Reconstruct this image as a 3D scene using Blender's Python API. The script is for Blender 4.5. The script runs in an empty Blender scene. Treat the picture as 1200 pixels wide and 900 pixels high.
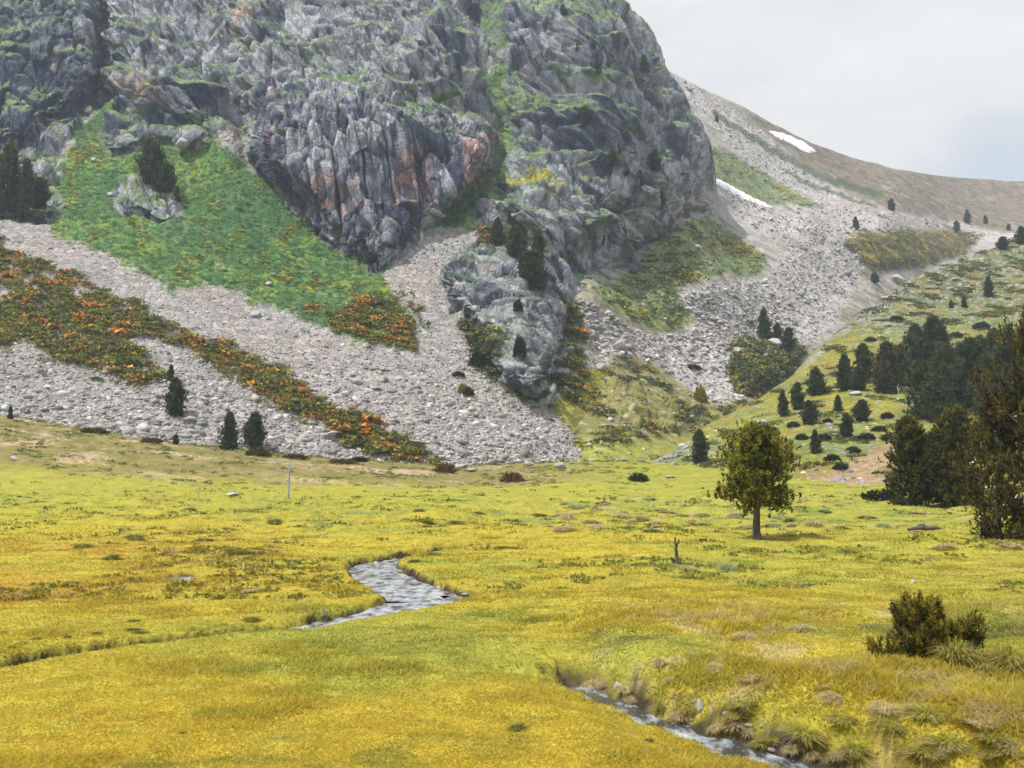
import bpy, math, random, time
import numpy as np
from mathutils import Vector
T0 = time.time()
rng = np.random.default_rng(7)
random.seed(7)
C = bpy.context.scene.collection
PI = math.pi

# ------------------------------------------------------------------ noise
_r = np.random.default_rng(11)
_PERM = np.concatenate([_r.permutation(256)] * 2).astype(np.int32)
_g = _r.normal(size=(256, 3)); _g /= np.linalg.norm(_g, axis=1)[:, None]
_GX, _GY, _GZ = [np.ascontiguousarray(_g[:, k]).astype(np.float32) for k in range(3)]
_RND = _r.random((256, 4)).astype(np.float32)

def pn(p, seed=0):
    p = np.asarray(p, np.float32) + np.float32(seed * 17.31)
    i = np.floor(p).astype(np.int32); f = p - i
    i &= 255
    u = f * f * f * (f * (f * 6 - 15) + 10)
    x0, y0, z0 = i[:, 0], i[:, 1], i[:, 2]
    x1 = (x0 + 1) & 255; y1 = (y0 + 1) & 255; z1 = (z0 + 1) & 255
    fx, fy, fz = f[:, 0], f[:, 1], f[:, 2]
    def g(xa, ya, za, dx, dy, dz):
        h = _PERM[_PERM[_PERM[xa] + ya] + za]
        return _GX[h] * (fx - dx) + _GY[h] * (fy - dy) + _GZ[h] * (fz - dz)
    ux, uy, uz = u[:, 0], u[:, 1], u[:, 2]
    def L(a, b, t): return a + (b - a) * t
    a = L(L(g(x0, y0, z0, 0, 0, 0), g(x1, y0, z0, 1, 0, 0), ux), L(g(x0, y1, z0, 0, 1, 0), g(x1, y1, z0, 1, 1, 0), ux), uy)
    b = L(L(g(x0, y0, z1, 0, 0, 1), g(x1, y0, z1, 1, 0, 1), ux), L(g(x0, y1, z1, 0, 1, 1), g(x1, y1, z1, 1, 1, 1), ux), uy)
    return L(a, b, uz) * 1.5

def fbm(p, o=4, seed=0, gain=0.5):
    p = np.asarray(p, np.float32); s = 0; a = 1.0; t = 0
    for k in range(o):
        s = s + a * pn(p, seed + k * 3); t += a; a *= gain; p = p * 2.03
    return s / t

def ridged(p, o=4, seed=0, gain=0.55):
    p = np.asarray(p, np.float32); s = 0; a = 1.0; t = 0
    for k in range(o):
        s = s + a * (1 - 2 * np.abs(pn(p, seed + k * 3))); t += a; a *= gain; p = p * 2.1
    return s / t

def voro(p, seed=0):
    """f1, f2, a random triple of the nearest cell, and the offset from its centre."""
    p = np.asarray(p, np.float32) + np.float32(seed * 9.17)
    i = np.floor(p).astype(np.int32); f = p - i
    n = len(p)
    f1 = np.full(n, 9, np.float32); f2 = np.full(n, 9, np.float32)
    hid = np.zeros(n, np.int32); off = np.zeros((n, 3), np.float32)
    for dx in (-1, 0, 1):
        for dy in (-1, 0, 1):
            for dz in (-1, 0, 1):
                h = _PERM[_PERM[_PERM[(i[:, 0] + dx) & 255] + ((i[:, 1] + dy) & 255)] + ((i[:, 2] + dz) & 255)]
                r = _RND[h]
                vx = f[:, 0] - dx - r[:, 0]; vy = f[:, 1] - dy - r[:, 1]; vz = f[:, 2] - dz - r[:, 2]
                d = vx * vx + vy * vy + vz * vz
                m = d < f1
                f2 = np.where(m, f1, np.minimum(f2, d))
                f1 = np.where(m, d, f1)
                hid = np.where(m, h, hid)
                off[m, 0] = vx[m]; off[m, 1] = vy[m]; off[m, 2] = vz[m]
    return np.sqrt(f1), np.sqrt(f2), _RND[(hid * 7 + 13) & 255], off

def ss(a, b, x):
    t = np.clip((x - a) / (b - a), 0, 1)
    return t * t * (3 - 2 * t)

def mixc(a, b, t):
    return a + (b - a) * t[:, None]

# ------------------------------------------------------------------ camera
CZ = 3.0
PITCH = math.atan((548 - 450) / 1200.0)
CAM = np.array([0, 0, CZ])
def rays(u, v):
    a = (np.asarray(u, float) - 600) / 1200; b = (450 - np.asarray(v, float)) / 1200
    dy = math.cos(PITCH) - b * math.sin(PITCH)
    dz = math.sin(PITCH) + b * math.cos(PITCH)
    return np.stack([a / dy, np.ones_like(a), dz / dy], -1)
def pt(u, v, Y):
    return CAM + rays(u, v) * np.asarray(Y, float)[..., None]
def ground_pt(u, v, z=0.0):
    r = rays(u, v); return CAM + r * ((z - CZ) / r[..., 2])[..., None]

# ------------------------------------------------------------------ thin plate and polygon fields
class TPS:
    def __init__(s, pts):
        a = np.array(pts, float); s.c = a[:, :2] / 100; n = len(a)
        K = s.phi(s.c, s.c) + np.eye(n) * 1e-3
        Pm = np.c_[np.ones(n), s.c]
        A = np.zeros((n + 3, n + 3)); A[:n, :n] = K; A[:n, n:] = Pm; A[n:, :n] = Pm.T
        s.w = np.linalg.solve(A, np.r_[a[:, 2], 0, 0, 0])
    @staticmethod
    def phi(a, b):
        d2 = ((a[:, None, :] - b[None]) ** 2).sum(-1)
        return 0.5 * d2 * np.log(d2 + 1e-9)
    def __call__(s, u, v):
        q = np.stack([np.ravel(u), np.ravel(v)], -1) / 100; out = np.empty(len(q))
        for k in range(0, len(q), 60000):
            c = q[k:k + 60000]
            out[k:k + 60000] = s.phi(c, s.c) @ s.w[:-3] + s.w[-3] + c @ s.w[-2:]
        return out.reshape(np.shape(u))

def sdf(poly, u, v):
    """Signed distance to an outline, positive inside."""
    P = np.array(poly, np.float32); u = u.astype(np.float32); v = v.astype(np.float32)
    d = np.full(u.shape, 1e9, np.float32); ins = np.zeros(u.shape, bool)
    for k in range(len(P)):
        x0, y0 = P[k - 1]; x1, y1 = P[k]
        ex, ey = x1 - x0, y1 - y0
        t = np.clip(((u - x0) * ex + (v - y0) * ey) / (ex * ex + ey * ey + 1e-9), 0, 1)
        dx = u - x0 - t * ex; dy = v - y0 - t * ey
        d = np.minimum(d, dx * dx + dy * dy)
        c = (y0 > v) != (y1 > v)
        if abs(ey) > 1e-9:
            ins ^= c & (u < (v - y0) * ex / ey + x0)
    d = np.sqrt(d)
    return np.where(ins, d, -d)

def pline(pts, u, v):
    """Distance to an open line, and the interpolated third value of its points."""
    d = np.full(u.shape, 1e9); w = np.zeros(u.shape)
    for k in range(len(pts) - 1):
        x0, y0, w0 = pts[k]; x1, y1, w1 = pts[k + 1]
        ex, ey = x1 - x0, y1 - y0
        t = np.clip(((u - x0) * ex + (v - y0) * ey) / (ex * ex + ey * ey + 1e-9), 0, 1)
        q = np.hypot(u - x0 - t * ex, v - y0 - t * ey)
        m = q < d
        d = np.where(m, q, d); w = np.where(m, w0 + (w1 - w0) * t, w)
    return d, w

# ------------------------------------------------------------------ mesh helpers
def mesh(name, V, F, col=None, mat=None, smooth=False, kind=None, parent=None, link=True):
    V = np.ascontiguousarray(V, np.float32); F = np.ascontiguousarray(F, np.int32)
    me = bpy.data.meshes.new(name)
    k = F.shape[1]
    me.vertices.add(len(V)); me.vertices.foreach_set('co', V.ravel())
    me.loops.add(F.size); me.loops.foreach_set('vertex_index', F.ravel())
    me.polygons.add(len(F)); me.polygons.foreach_set('loop_start', np.arange(0, F.size, k, dtype=np.int32))
    try: me.polygons.foreach_set('loop_total', np.full(len(F), k, np.int32))
    except Exception: pass
    if smooth: me.polygons.foreach_set('use_smooth', np.ones(len(F), bool))
    if col is not None:
        a = me.color_attributes.new('Col', 'FLOAT_COLOR', 'POINT')
        c = np.ones((len(V), 4), np.float32); c[:, :3] = np.clip(col, 0, 1); a.data.foreach_set('color', c.ravel())
    me.update(); me.validate()
    if mat: me.materials.append(mat)
    if not link: return me
    o = bpy.data.objects.new(name, me); C.objects.link(o)
    if kind: o['kind'] = kind
    if parent: o.parent = parent
    return o

def grid_faces(nr, nc, flip=False):
    i = np.arange((nr - 1) * nc).reshape(nr - 1, nc)[:, :-1].ravel()
    q = np.stack([i, i + 1, i + nc + 1, i + nc], -1)
    return q[:, ::-1] if flip else q

def grid_normals(P):
    du = np.gradient(P, axis=1); dv = np.gradient(P, axis=0)
    n = np.cross(du, dv); n /= np.linalg.norm(n, axis=-1, keepdims=True) + 1e-12
    return n

def blur(P, k=1):
    for _ in range(k):
        Q = P.copy()
        Q[1:-1] = (P[:-2] + 2 * P[1:-1] + P[2:]) / 4
        R = Q.copy()
        R[:, 1:-1] = (Q[:, :-2] + 2 * Q[:, 1:-1] + Q[:, 2:]) / 4
        P = R
    return P

def tag(o, label, cat, group=None, kind=None):
    o['label'] = label; o['category'] = cat
    if group: o['group'] = group
    if kind: o['kind'] = kind
    return o

def empty(name, loc=(0, 0, 0), rz=0, s=1.0):
    o = bpy.data.objects.new(name, None); C.objects.link(o)
    o.location = loc; o.rotation_euler = (0, 0, rz); o.scale = (s, s, s)
    o.empty_display_size = 0.3
    return o

# ------------------------------------------------------------------ materials
def new_mat(name):
    m = bpy.data.materials.new(name); m.use_nodes = True
    nt = m.node_tree; nt.nodes.clear()
    out = nt.nodes.new('ShaderNodeOutputMaterial'); b = nt.nodes.new('ShaderNodeBsdfPrincipled')
    nt.links.new(b.outputs[0], out.inputs[0])
    b.inputs['Specular IOR Level'].default_value = 0.2
    b.inputs['Roughness'].default_value = 0.9
    return m, nt, b, out

def N(nt, t, **kw):
    n = nt.nodes.new(t)
    for k, v in kw.items():
        if k in n.inputs: n.inputs[k].default_value = v
        else: setattr(n, k, v)
    return n

def noise_node(nt, vec, scale, detail=6, rough=0.6):
    n = N(nt, 'ShaderNodeTexNoise', Scale=scale, Detail=detail, Roughness=rough)
    nt.links.new(vec, n.inputs['Vector']); return n

def ramp(nt, fac, a, b, lo=0.0, hi=1.0):
    m = N(nt, 'ShaderNodeMapRange'); m.inputs['From Min'].default_value = a; m.inputs['From Max'].default_value = b
    m.inputs['To Min'].default_value = lo; m.inputs['To Max'].default_value = hi
    nt.links.new(fac, m.inputs['Value']); return m.outputs[0]

def mul_col(nt, col, fac):
    m = N(nt, 'ShaderNodeVectorMath', operation='SCALE')
    nt.links.new(col, m.inputs[0]); nt.links.new(fac, m.inputs['Scale']); return m.outputs[0]

def ground_mat(name, fine, coarse, bump, vscale=None, amp=0.5):
    """Painted ground classes (attribute Col) broken up by noise, with relief."""
    m, nt, b, out = new_mat(name)
    pos = nt.nodes.new('ShaderNodeNewGeometry').outputs['Position']
    at = N(nt, 'ShaderNodeAttribute', attribute_name='Col')
    n1 = noise_node(nt, pos, fine, 5, 0.65); n2 = noise_node(nt, pos, coarse, 4, 0.6)
    c = mul_col(nt, at.outputs['Color'], ramp(nt, n1.outputs['Fac'], 0.3, 0.7, 1 - amp, 1 + amp))
    c = mul_col(nt, c, ramp(nt, n2.outputs['Fac'], 0.3, 0.7, 1 - amp * .5, 1 + amp * .5))
    nt.links.new(c, b.inputs['Base Color'])
    bp = N(nt, 'ShaderNodeBump', Strength=bump[0], Distance=bump[1])
    h = n1.outputs['Fac']
    if vscale:
        vo = N(nt, 'ShaderNodeTexVoronoi', Scale=vscale); nt.links.new(pos, vo.inputs['Vector'])
        ad = N(nt, 'ShaderNodeMath', operation='MULTIPLY_ADD'); nt.links.new(vo.outputs['Distance'], ad.inputs[0])
        ad.inputs[1].default_value = 0.8; nt.links.new(h, ad.inputs[2]); h = ad.outputs[0]
    nt.links.new(h, bp.inputs['Height']); nt.links.new(bp.outputs[0], b.inputs['Normal'])
    b.inputs['Specular IOR Level'].default_value = 0.1
    return m

def leaf_mat(name, transl=0.35, var=0.25):
    m, nt, b, out = new_mat(name)
    at = N(nt, 'ShaderNodeAttribute', attribute_name='Col')
    pos = nt.nodes.new('ShaderNodeNewGeometry').outputs['Position']
    n = noise_node(nt, pos, 1.3, 3, 0.6)
    c = mul_col(nt, at.outputs['Color'], ramp(nt, n.outputs['Fac'], 0.3, 0.7, 1 - var, 1 + var))
    nt.links.new(c, b.inputs['Base Color'])
    b.inputs['Roughness'].default_value = 0.65
    tr = nt.nodes.new('ShaderNodeBsdfTranslucent'); nt.links.new(c, tr.inputs['Color'])
    mx = N(nt, 'ShaderNodeMixShader'); mx.inputs[0].default_value = transl
    nt.links.new(b.outputs[0], mx.inputs[1]); nt.links.new(tr.outputs[0], mx.inputs[2]); nt.links.new(mx.outputs[0], out.inputs[0])
    return m

def plain_mat(name, c1, c2, scale=6, bump=0.4, rough=0.85, stretch=None):
    m, nt, b, out = new_mat(name)
    tc = nt.nodes.new('ShaderNodeTexCoord').outputs['Object']
    if stretch:
        mp = N(nt, 'ShaderNodeMapping'); mp.inputs['Scale'].default_value = stretch
        nt.links.new(tc, mp.inputs['Vector']); tc = mp.outputs[0]
    n = noise_node(nt, tc, scale, 6, 0.65)
    mx = N(nt, 'ShaderNodeMix', data_type='RGBA')
    mx.inputs[6].default_value = (*c1, 1); mx.inputs[7].default_value = (*c2, 1)
    nt.links.new(ramp(nt, n.outputs['Fac'], 0.35, 0.65), mx.inputs[0]); nt.links.new(mx.outputs[2], b.inputs['Base Color'])
    bp = N(nt, 'ShaderNodeBump', Strength=bump, Distance=0.05); nt.links.new(n.outputs['Fac'], bp.inputs['Height'])
    nt.links.new(bp.outputs[0], b.inputs['Normal']); b.inputs['Roughness'].default_value = rough
    return m

def rock_mat(name):
    """Like ground_mat, with the crisp cracks and odd-toned facets of broken rock."""
    m, nt, b, out = new_mat(name)
    pos = nt.nodes.new('ShaderNodeNewGeometry').outputs['Position']
    at = N(nt, 'ShaderNodeAttribute', attribute_name='Col')
    wn = noise_node(nt, pos, .5, 3, .5)
    wv = N(nt, 'ShaderNodeVectorMath', operation='MULTIPLY_ADD'); nt.links.new(wn.outputs['Color'], wv.inputs[0]); wv.inputs[1].default_value = (1.6, 1.6, 1.6); nt.links.new(pos, wv.inputs[2])
    mp = N(nt, 'ShaderNodeMapping'); mp.inputs['Scale'].default_value = (1, 1, .55); nt.links.new(wv.outputs[0], mp.inputs['Vector'])
    cells = N(nt, 'ShaderNodeTexVoronoi', Scale=.75); nt.links.new(mp.outputs[0], cells.inputs['Vector'])
    ed = N(nt, 'ShaderNodeTexVoronoi', feature='DISTANCE_TO_EDGE', Scale=.75); nt.links.new(mp.outputs[0], ed.inputs['Vector'])
    n1 = noise_node(nt, pos, 2.6, 8, .72)
    sp = N(nt, 'ShaderNodeSeparateColor'); nt.links.new(cells.outputs['Color'], sp.inputs[0])
    c = mul_col(nt, at.outputs['Color'], ramp(nt, sp.outputs[0], 0, 1, .74, 1.26))
    c = mul_col(nt, c, ramp(nt, n1.outputs['Fac'], .32, .68, .62, 1.38))
    nt.links.new(c, b.inputs['Base Color'])
    h1 = ramp(nt, ed.outputs['Distance'], 0, .10)
    ad = N(nt, 'ShaderNodeMath', operation='MULTIPLY_ADD'); nt.links.new(n1.outputs['Fac'], ad.inputs[0]); ad.inputs[1].default_value = .7; nt.links.new(h1, ad.inputs[2])
    ad2 = N(nt, 'ShaderNodeMath', operation='ADD'); nt.links.new(ad.outputs[0], ad2.inputs[0]); nt.links.new(sp.outputs[1], ad2.inputs[1])
    bp = N(nt, 'ShaderNodeBump', Strength=.6, Distance=.45); nt.links.new(ad2.outputs[0], bp.inputs['Height']); nt.links.new(bp.outputs[0], b.inputs['Normal'])
    b.inputs['Specular IOR Level'].default_value = .1
    return m
M_ROCKFACE = rock_mat('mountain_ground')
M_SLOPE = ground_mat('slope_ground', 0.55, 0.12, (0.6, 0.7), 0.4, 0.4)
M_HILL = ground_mat('hillside_ground', 1.6, 0.3, (0.8, 0.35), 1.0, 0.4)
M_MEADOW = ground_mat('meadow_ground', 9.0, 1.2, (0.7, 0.06), None, 0.3)
M_STONE = ground_mat('scree_stone', 2.5, 0.5, (0.5, 0.15), None, 0.25)
M_LEAF = leaf_mat('needle_leaf', 0.4)
M_GRASS = leaf_mat('grass_blade', 0.55, 0.15)
M_SHRUB = leaf_mat('shrub_leaf', 0.3)
M_BARK = plain_mat('pine_bark', (0.06, 0.05, 0.045), (0.16, 0.135, 0.12), 7, 0.8, 0.95, (1, 1, 0.25))
M_DEAD = plain_mat('dead_wood', (0.035, 0.03, 0.028), (0.15, 0.13, 0.115), 9, 0.8, 0.9, (1, 1, 0.2))
M_PALEWOOD = plain_mat('bleached_wood', (0.35, 0.33, 0.3), (0.6, 0.57, 0.53), 9, 0.5, 0.9)
M_BOULDER = plain_mat('boulder_rock', (0.2, 0.195, 0.19), (0.42, 0.41, 0.40), 2.5, 0.8, 0.92)
M_PALEROCK = plain_mat('pale_rock', (0.30, 0.295, 0.29), (0.46, 0.455, 0.45), 2.5, 0.7, 0.9)
M_SNOW = plain_mat('old_snow', (0.78, 0.79, 0.8), (0.86, 0.87, 0.88), 0.6, 0.3, 0.7)

# ------------------------------------------------------------------ meadow height
EU = np.array([-700, -300, 0, 200, 400, 550, 680, 760, 850, 950, 1040, 1200, 1900.])
EV = np.array([430, 465, 489, 519, 539, 547, 541, 543, 551, 565, 575, 590, 600.])
EY = np.array([150, 150, 152, 152, 157, 165, 175, 180, 150, 118, 100, 85, 70.])
EZ = np.array([pt(u, v, y)[2] for u, v, y in zip(EU, EV, EY)])

def gp(u, v, z=0.0):
    p = ground_pt(np.array(u, float), np.array(v, float), z); return float(p[0]), float(p[1])
W1, W2 = -0.13, -0.35
ST1 = [(*gp(u, v, W1), w) for u, v, w in [(600, 640, .3), (545, 643, .3), (500, 649, .4), (470, 655, .4), (440, 661, .6), (438, 668, .8), (460, 683, .9), (490, 697, .95),
        (505, 703, 1.0), (470, 714, .7), (400, 729, .48), (335, 740, .24), (250, 748, .2), (150, 758, .26), (50, 773, .3), (-80, 800, .35)]]
ST1B = [(*gp(u, v, W1), w) for u, v, w in [(490, 700, .7), (520, 701, .7), (548, 700, .35)]]
ST2 = [(*gp(u, v, W2), w) for u, v, w in [(672, 806, .12), (700, 820, .15), (722, 828, .24), (752, 846, .16), (776, 853, .24), (806, 868, .18), (845, 878, .32), (893, 896, .34), (940, 908, .36), (1020, 930, .5), (1120, 955, .6)]]
ST2X = [a[0] for a in ST2]; ST2Y = [a[1] for a in ST2]
PUD = (*gp(211, 678, -0.05), 0.42)

def stream_sdf(x, y):
    d1, w1 = pline(ST1, x, y); d1b, w1b = pline(ST1B, x, y); d2, w2 = pline(ST2, x, y)
    return np.minimum(d1 - w1, d1b - w1b), d2 - w2, np.hypot((x - PUD[0]) * 0.8, (y - PUD[1]) * 0.5) - PUD[2]

def meadow_z(x, y, fine=True):
    x = np.asarray(x, float); y = np.asarray(y, float)
    sh = x.shape; x = x.ravel(); y = y.ravel()
    yy = np.maximum(y, 4)
    u = 600 + 1200 * x / yy
    ye = np.interp(u, EU, EY); ze = np.interp(u, EU, EZ)
    t = y / ye
    z = ze * (0.85 * ss(0.62, 1.0, t) + 0.15 * ss(0.3, 1.0, t)) + np.maximum(t - 1, 0) * 6
    p = np.stack([x, y, 0 * x], -1)
    n_big = fbm(p / 16, 3, 5)
    z = z + 0.45 * n_big * ss(14, 40, y) + 0.10 * n_big
    h = ss(8, 22, y)
    z = z + 0.16 * fbm(p / 3.2, 3, 9) * (0.35 + 0.65 * h)
    # hummocky strips beyond the lone tree and along the old channels
    hum = ss(46, 56, y) * (1 - ss(85, 112, y))
    z = z + hum * 0.85 * np.maximum(fbm(p / np.array([4.0, 3.0, 1]), 3, 31), 0) 
    far = ss(95, 125, y)
    z = z + far * 0.5 * fbm(p / 5, 4, 77)
    z = z + .22 * h * fbm(p / np.array([1.7, 1.3, 1]), 3, 79) * (.3 + .7 * ss(20, 45, y))
    # raised rough ground right of the near stream
    s1, s2, s3 = stream_sdf(x, y)
    far_side = y > np.interp(x, ST2X, ST2Y) 
    rr = ss(0.02, 1.5, s2) * far_side * ss(.9, 1.9, x) * ss(26, 19, y)
    z = z + rr * (0.26 + 0.22 * fbm(p / 1.7, 3, 44))
    wob = 0.13 * fbm(p / 0.75, 2, 21)
    s1 = s1 + wob * 1.6; s2 = s2 + wob * 1.9
    z = z * (1 - 0.75 * ss(4, 0.5, np.minimum(s1, s3 + 1)) * (y < 60))
    zn = z * 1.0
    z = np.where(s1 < 3, zn - 0.42 * ss(0.24, -0.12, s1), z)
    # the near stream lies in a small cut: gentle on the near side, a broken bank beyond
    near_lvl = z * (1 - 0.7 * ss(1.6, 0.2, s2) * ~far_side)
    z = np.where(s2 < 2.5, near_lvl - 0.20 * ss(1.5, 0.1, s2) * ~far_side - 0.40 * ss(0.20 + far_side * (.25 + .35 * ss(-.3, .3, fbm(p / 1.1, 2, 25))), -0.08, s2) + .10 * far_side * ss(-.1, .3, s2) * ss(1.2, .3, s2) * fbm(p / .28, 3, 27), z)
    z = z - 0.3 * ss(0.15, -0.15, s3 + wob)
    if fine:
        z = z + 0.05 * fbm(p / 0.8, 3, 13) * ss(-0.1, 0.2, np.minimum(np.minimum(s1, s2), s3))
    return z.reshape(sh)

COL = lambda *c: np.array(c, float)
def bank_soil(x, y, s2):
    q_ = np.stack([x / .55, y / .55, 0 * x], -1)
    return (y > np.interp(x, ST2X, ST2Y)) * ss(.42, .10, s2 + .34 * fbm(q_, 3, 66)) * (s2 > -.5) * (x > .7) * (x < 6)
def meadow_col(x, y):
    p = np.stack([x, y, 0 * x], -1)
    n1 = fbm(p / np.array([11, 7, 1]), 4, 3); n2 = fbm(p / np.array([3.5, 2.2, 1]), 4, 8); n3 = fbm(p / np.array([.8, .6, 1]), 3, 15)
    yel = COL(.335, .275, .034); gold = COL(.39, .29, .032); grn = COL(.205, .24, .045); olive = COL(.125, .14, .028); brn = COL(.27, .185, .055); pink = COL(.40, .30, .2)
    n = len(x)
    c = np.tile(yel, (n, 1))
    c = mixc(c, gold[None], ss(17, 11, y) * ss(-.4, .3, n1 + .5 * n2) * ss(4, .5, x))
    c = mixc(c, grn[None], ss(-.05, .4, n1 * .8 + n2 * .5) * .65)
    c = mixc(c, grn[None], ss(11, 20, y) * ss(5, 11, x) * .35)
    c = mixc(c, np.array(COL(.255, .265, .045))[None], ss(45, 75, y) * .65)
    c = mixc(c, olive[None], ss(.2, .6, n2 + .7 * n3) * .5)
    c = mixc(c, COL(.33, .34, .06)[None], ss(.1, .5, n3 - .3 * n2) * .35)
    c = mixc(c, brn[None], ss(.12, .5, -n1 + .5 * n3 - .1) * .7 * (1 - .7 * ss(1, 4, x) * ss(24, 18, y)))
    # older, browner turf on the left and dusty heath along the foot of the slopes
    lt = ss(-5, -12, x) * ss(20, 24, y) * ss(48, 36, y)
    c = mixc(c, COL(.30, .19, .03)[None], lt * ss(-.3, .2, n2) * .75)
    u = 600 + 1200 * x / np.maximum(y, 4)
    t = y / np.interp(u, EU, EY)
    far = ss(0.68, .78, t + .08 * n2) * ss(85, 105, y)
    heath = mixc(np.tile(COL(.155, .15, .045), (n, 1)), COL(.235, .185, .075)[None], ss(-.25, .3, n2 + .3 * n3))
    heath = mixc(heath, pink[None], ss(.02, .3, n1 + .6 * n3 - .02) * .85)
    heath = mixc(heath, COL(.075, .08, .03)[None], ss(.15, .45, n3 + n2 * .4) * .75)
    c = mixc(c, heath, far * ss(760, 600, u))
    c = mixc(c, COL(.19, .20, .035)[None], far * ss(600, 760, u) * ss(-.3, .3, n2) * .8)
    rb = (y > np.interp(x, ST2X, ST2Y)) * ss(.8, 1.8, x) * ss(24, 19, y)
    c = mixc(c, COL(.225, .235, .04)[None], rb * ss(-.1, .35, n2) * .55)
    c = mixc(c, COL(.36, .29, .15)[None], rb * ss(.05, .35, n3 - .5 * n2) * .65)
    c = mixc(c, COL(.15, .14, .045)[None], rb * ss(.2, .45, n2 + .5 * n3) * .6)
    hum = ss(46, 54, y) * (1 - ss(85, 100, y))
    c = mixc(c, COL(.14, .20, .055)[None], hum * ss(.02, .35, n2 + .3 * n3) * .75 * ss(200, 600, u))
    c = mixc(c, COL(.15, .165, .035)[None], hum * ss(.1, .4, n3 + .3 * n1) * .6)
    c = mixc(c, COL(.36, .29, .17)[None], hum * ss(.2, .4, n3 - .4 * n2) * .6 * ss(500, 700, u))
    return c

# grid
xs = np.unique(np.concatenate([np.linspace(-1.6, -.55, 40), np.linspace(-.55, .55, 620), np.linspace(.55, 1.6, 40)]))
ys = np.concatenate([np.linspace(-30, 6, 14), 6.5 * (262 / 6.5) ** (np.linspace(0, 1, 640))])
X, Yg = np.meshgrid(xs, ys)
X = X * (np.maximum(Yg, 0) + 4)
Z = meadow_z(X, Yg)
P = np.stack([X, Yg, Z], -1)
nrm = -grid_normals(P); nz = np.abs(nrm[..., 2]).ravel()
mc = meadow_col(X.ravel(), Yg.ravel())
s1, s2, s3 = stream_sdf(X.ravel(), Yg.ravel())
p3 = P.reshape(-1, 3)
nn = fbm(p3 / np.array([.45, .45, .12]), 3, 60)
smin = np.minimum(np.minimum(s1, s2), s3 + .05)
soil = np.clip(ss(.17, .02, smin + .16 * nn) + 0.85 * ss(.80, .5, nz + .1 * nn) * (np.minimum(s1, s2) < 2.2) * ss(-.15, .15, fbm(p3 / np.array([.6, .6, .3]), 3, 62)), 0, 1)
soil = np.maximum(soil, bank_soil(X.ravel(), Yg.ravel(), s2))
mc = mixc(mc, np.where((nn > .1)[:, None], COL(.075, .055, .035)[None], COL(.035, .028, .02)[None]), soil)
gravel = ss(.25, .4, nn) * ss(1.6, .3, s2) * (Yg.ravel() > 12.3) * (X.ravel() > 1.2)
mc = mixc(mc, COL(.22, .2, .18)[None], gravel * .5)
meadow = mesh('meadow', p3, grid_faces(*X.shape), mc, M_MEADOW, True, 'structure')
print('meadow', time.time() - T0)

# ------------------------------------------------------------------ the mountain massif
def warp(u, v, a=7, seed=0):
    p = np.stack([u.ravel() / 42, v.ravel() / 42, 0 * u.ravel()], -1)
    q = np.stack([u.ravel() / 9, v.ravel() / 9, 0 * u.ravel() + 5], -1)
    du = a * fbm(p, 3, 40 + seed) + a * .55 * fbm(q, 2, 46 + seed); dv = a * fbm(p, 3, 52 + seed) + a * .55 * fbm(q, 2, 58 + seed)
    return u + du.reshape(u.shape), v + dv.reshape(u.shape)

DB = TPS([
    (-330, 450, 150), (-100, 484, 151), (0, 492, 152), (200, 522, 152), (400, 543, 157), (550, 551, 165), (680, 546, 176), (790, 545, 190),
    (-330, 500, 138), (0, 540, 139), (200, 570, 140), (400, 585, 147), (680, 585, 168), (800, 590, 172),
    (0, 400, 174), (0, 300, 206), (0, 250, 224), (-200, 300, 205), (100, 150, 267), (100, 260, 226), (0, 0, 296), (-200, 0, 300), (0, -220, 360), (-300, -220, 360), (-300, 150, 262),
    (200, 440, 171), (200, 350, 201), (200, 260, 232), (220, 160, 262), (250, 0, 300), (250, -220, 365),
    (300, 200, 250), (420, 440, 186), (420, 355, 215), (380, 285, 239), (440, 310, 236), (330, 110, 262), (420, 108, 258), (420, 60, 276), (420, 0, 296), (420, -220, 370),
    (560, 440, 195), (500, 300, 240), (560, 250, 255), (560, 150, 268), (560, 60, 288), (560, 0, 305), (600, -220, 380),
    (640, 300, 249), (650, 200, 268), (650, 100, 298), (650, 0, 326), (690, 440, 215), (700, 330, 262), (730, 20, 348), (730, 120, 312),
    (740, 250, 288), (740, 300, 298), (780, 160, 330), (835, 230, 365), (815, 140, 365), (785, 85, 372), (735, 0, 388), (650, -140, 400), (780, 400, 262), (760, 480, 222)])

vB = np.concatenate([np.linspace(-250, -12, 46), np.linspace(-10, 600, 610)])
EDGE_V = [-260, -60, 0, 20, 40, 80, 95, 115, 145, 170, 200, 240, 262, 300, 345, 420, 600]
EDGE_U = [610, 700, 733, 747, 766, 785, 792, 803, 821, 833, 838, 838, 835, 825, 815, 805, 800]
ue = np.interp(vB, EDGE_V, EDGE_U)
ue = ue + 3.0 * fbm(np.stack([vB / 14, 0 * vB, 0 * vB], -1), 4, 90) * ss(320, 260, vB)
sB = np.concatenate([np.linspace(0, .26, 60, endpoint=False), np.linspace(.26, 1, 800)])
U = -330 + sB[None] * (ue[:, None] + 330); V = np.repeat(vB[:, None], len(sB), 1)
Y0 = DB(U, V)
FOOT = [(828, 250), (785, 272), (742, 312), (715, 331), (690, 337)]
Y0 = Y0 + 70 * ss(-2, 40, sdf([(690, 335), (715, 331), (742, 312), (785, 272), (828, 250), (900, 240), (900, 640), (690, 640)], U, V)) * ss(430, 380, V)
Y0 = Y0 + 26 * ss(.965, 1.0, np.repeat(sB[None], len(vB), 0)) ** 2 * ss(330, 250, V)
Uw, Vw = warp(U, V, 5)

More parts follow.
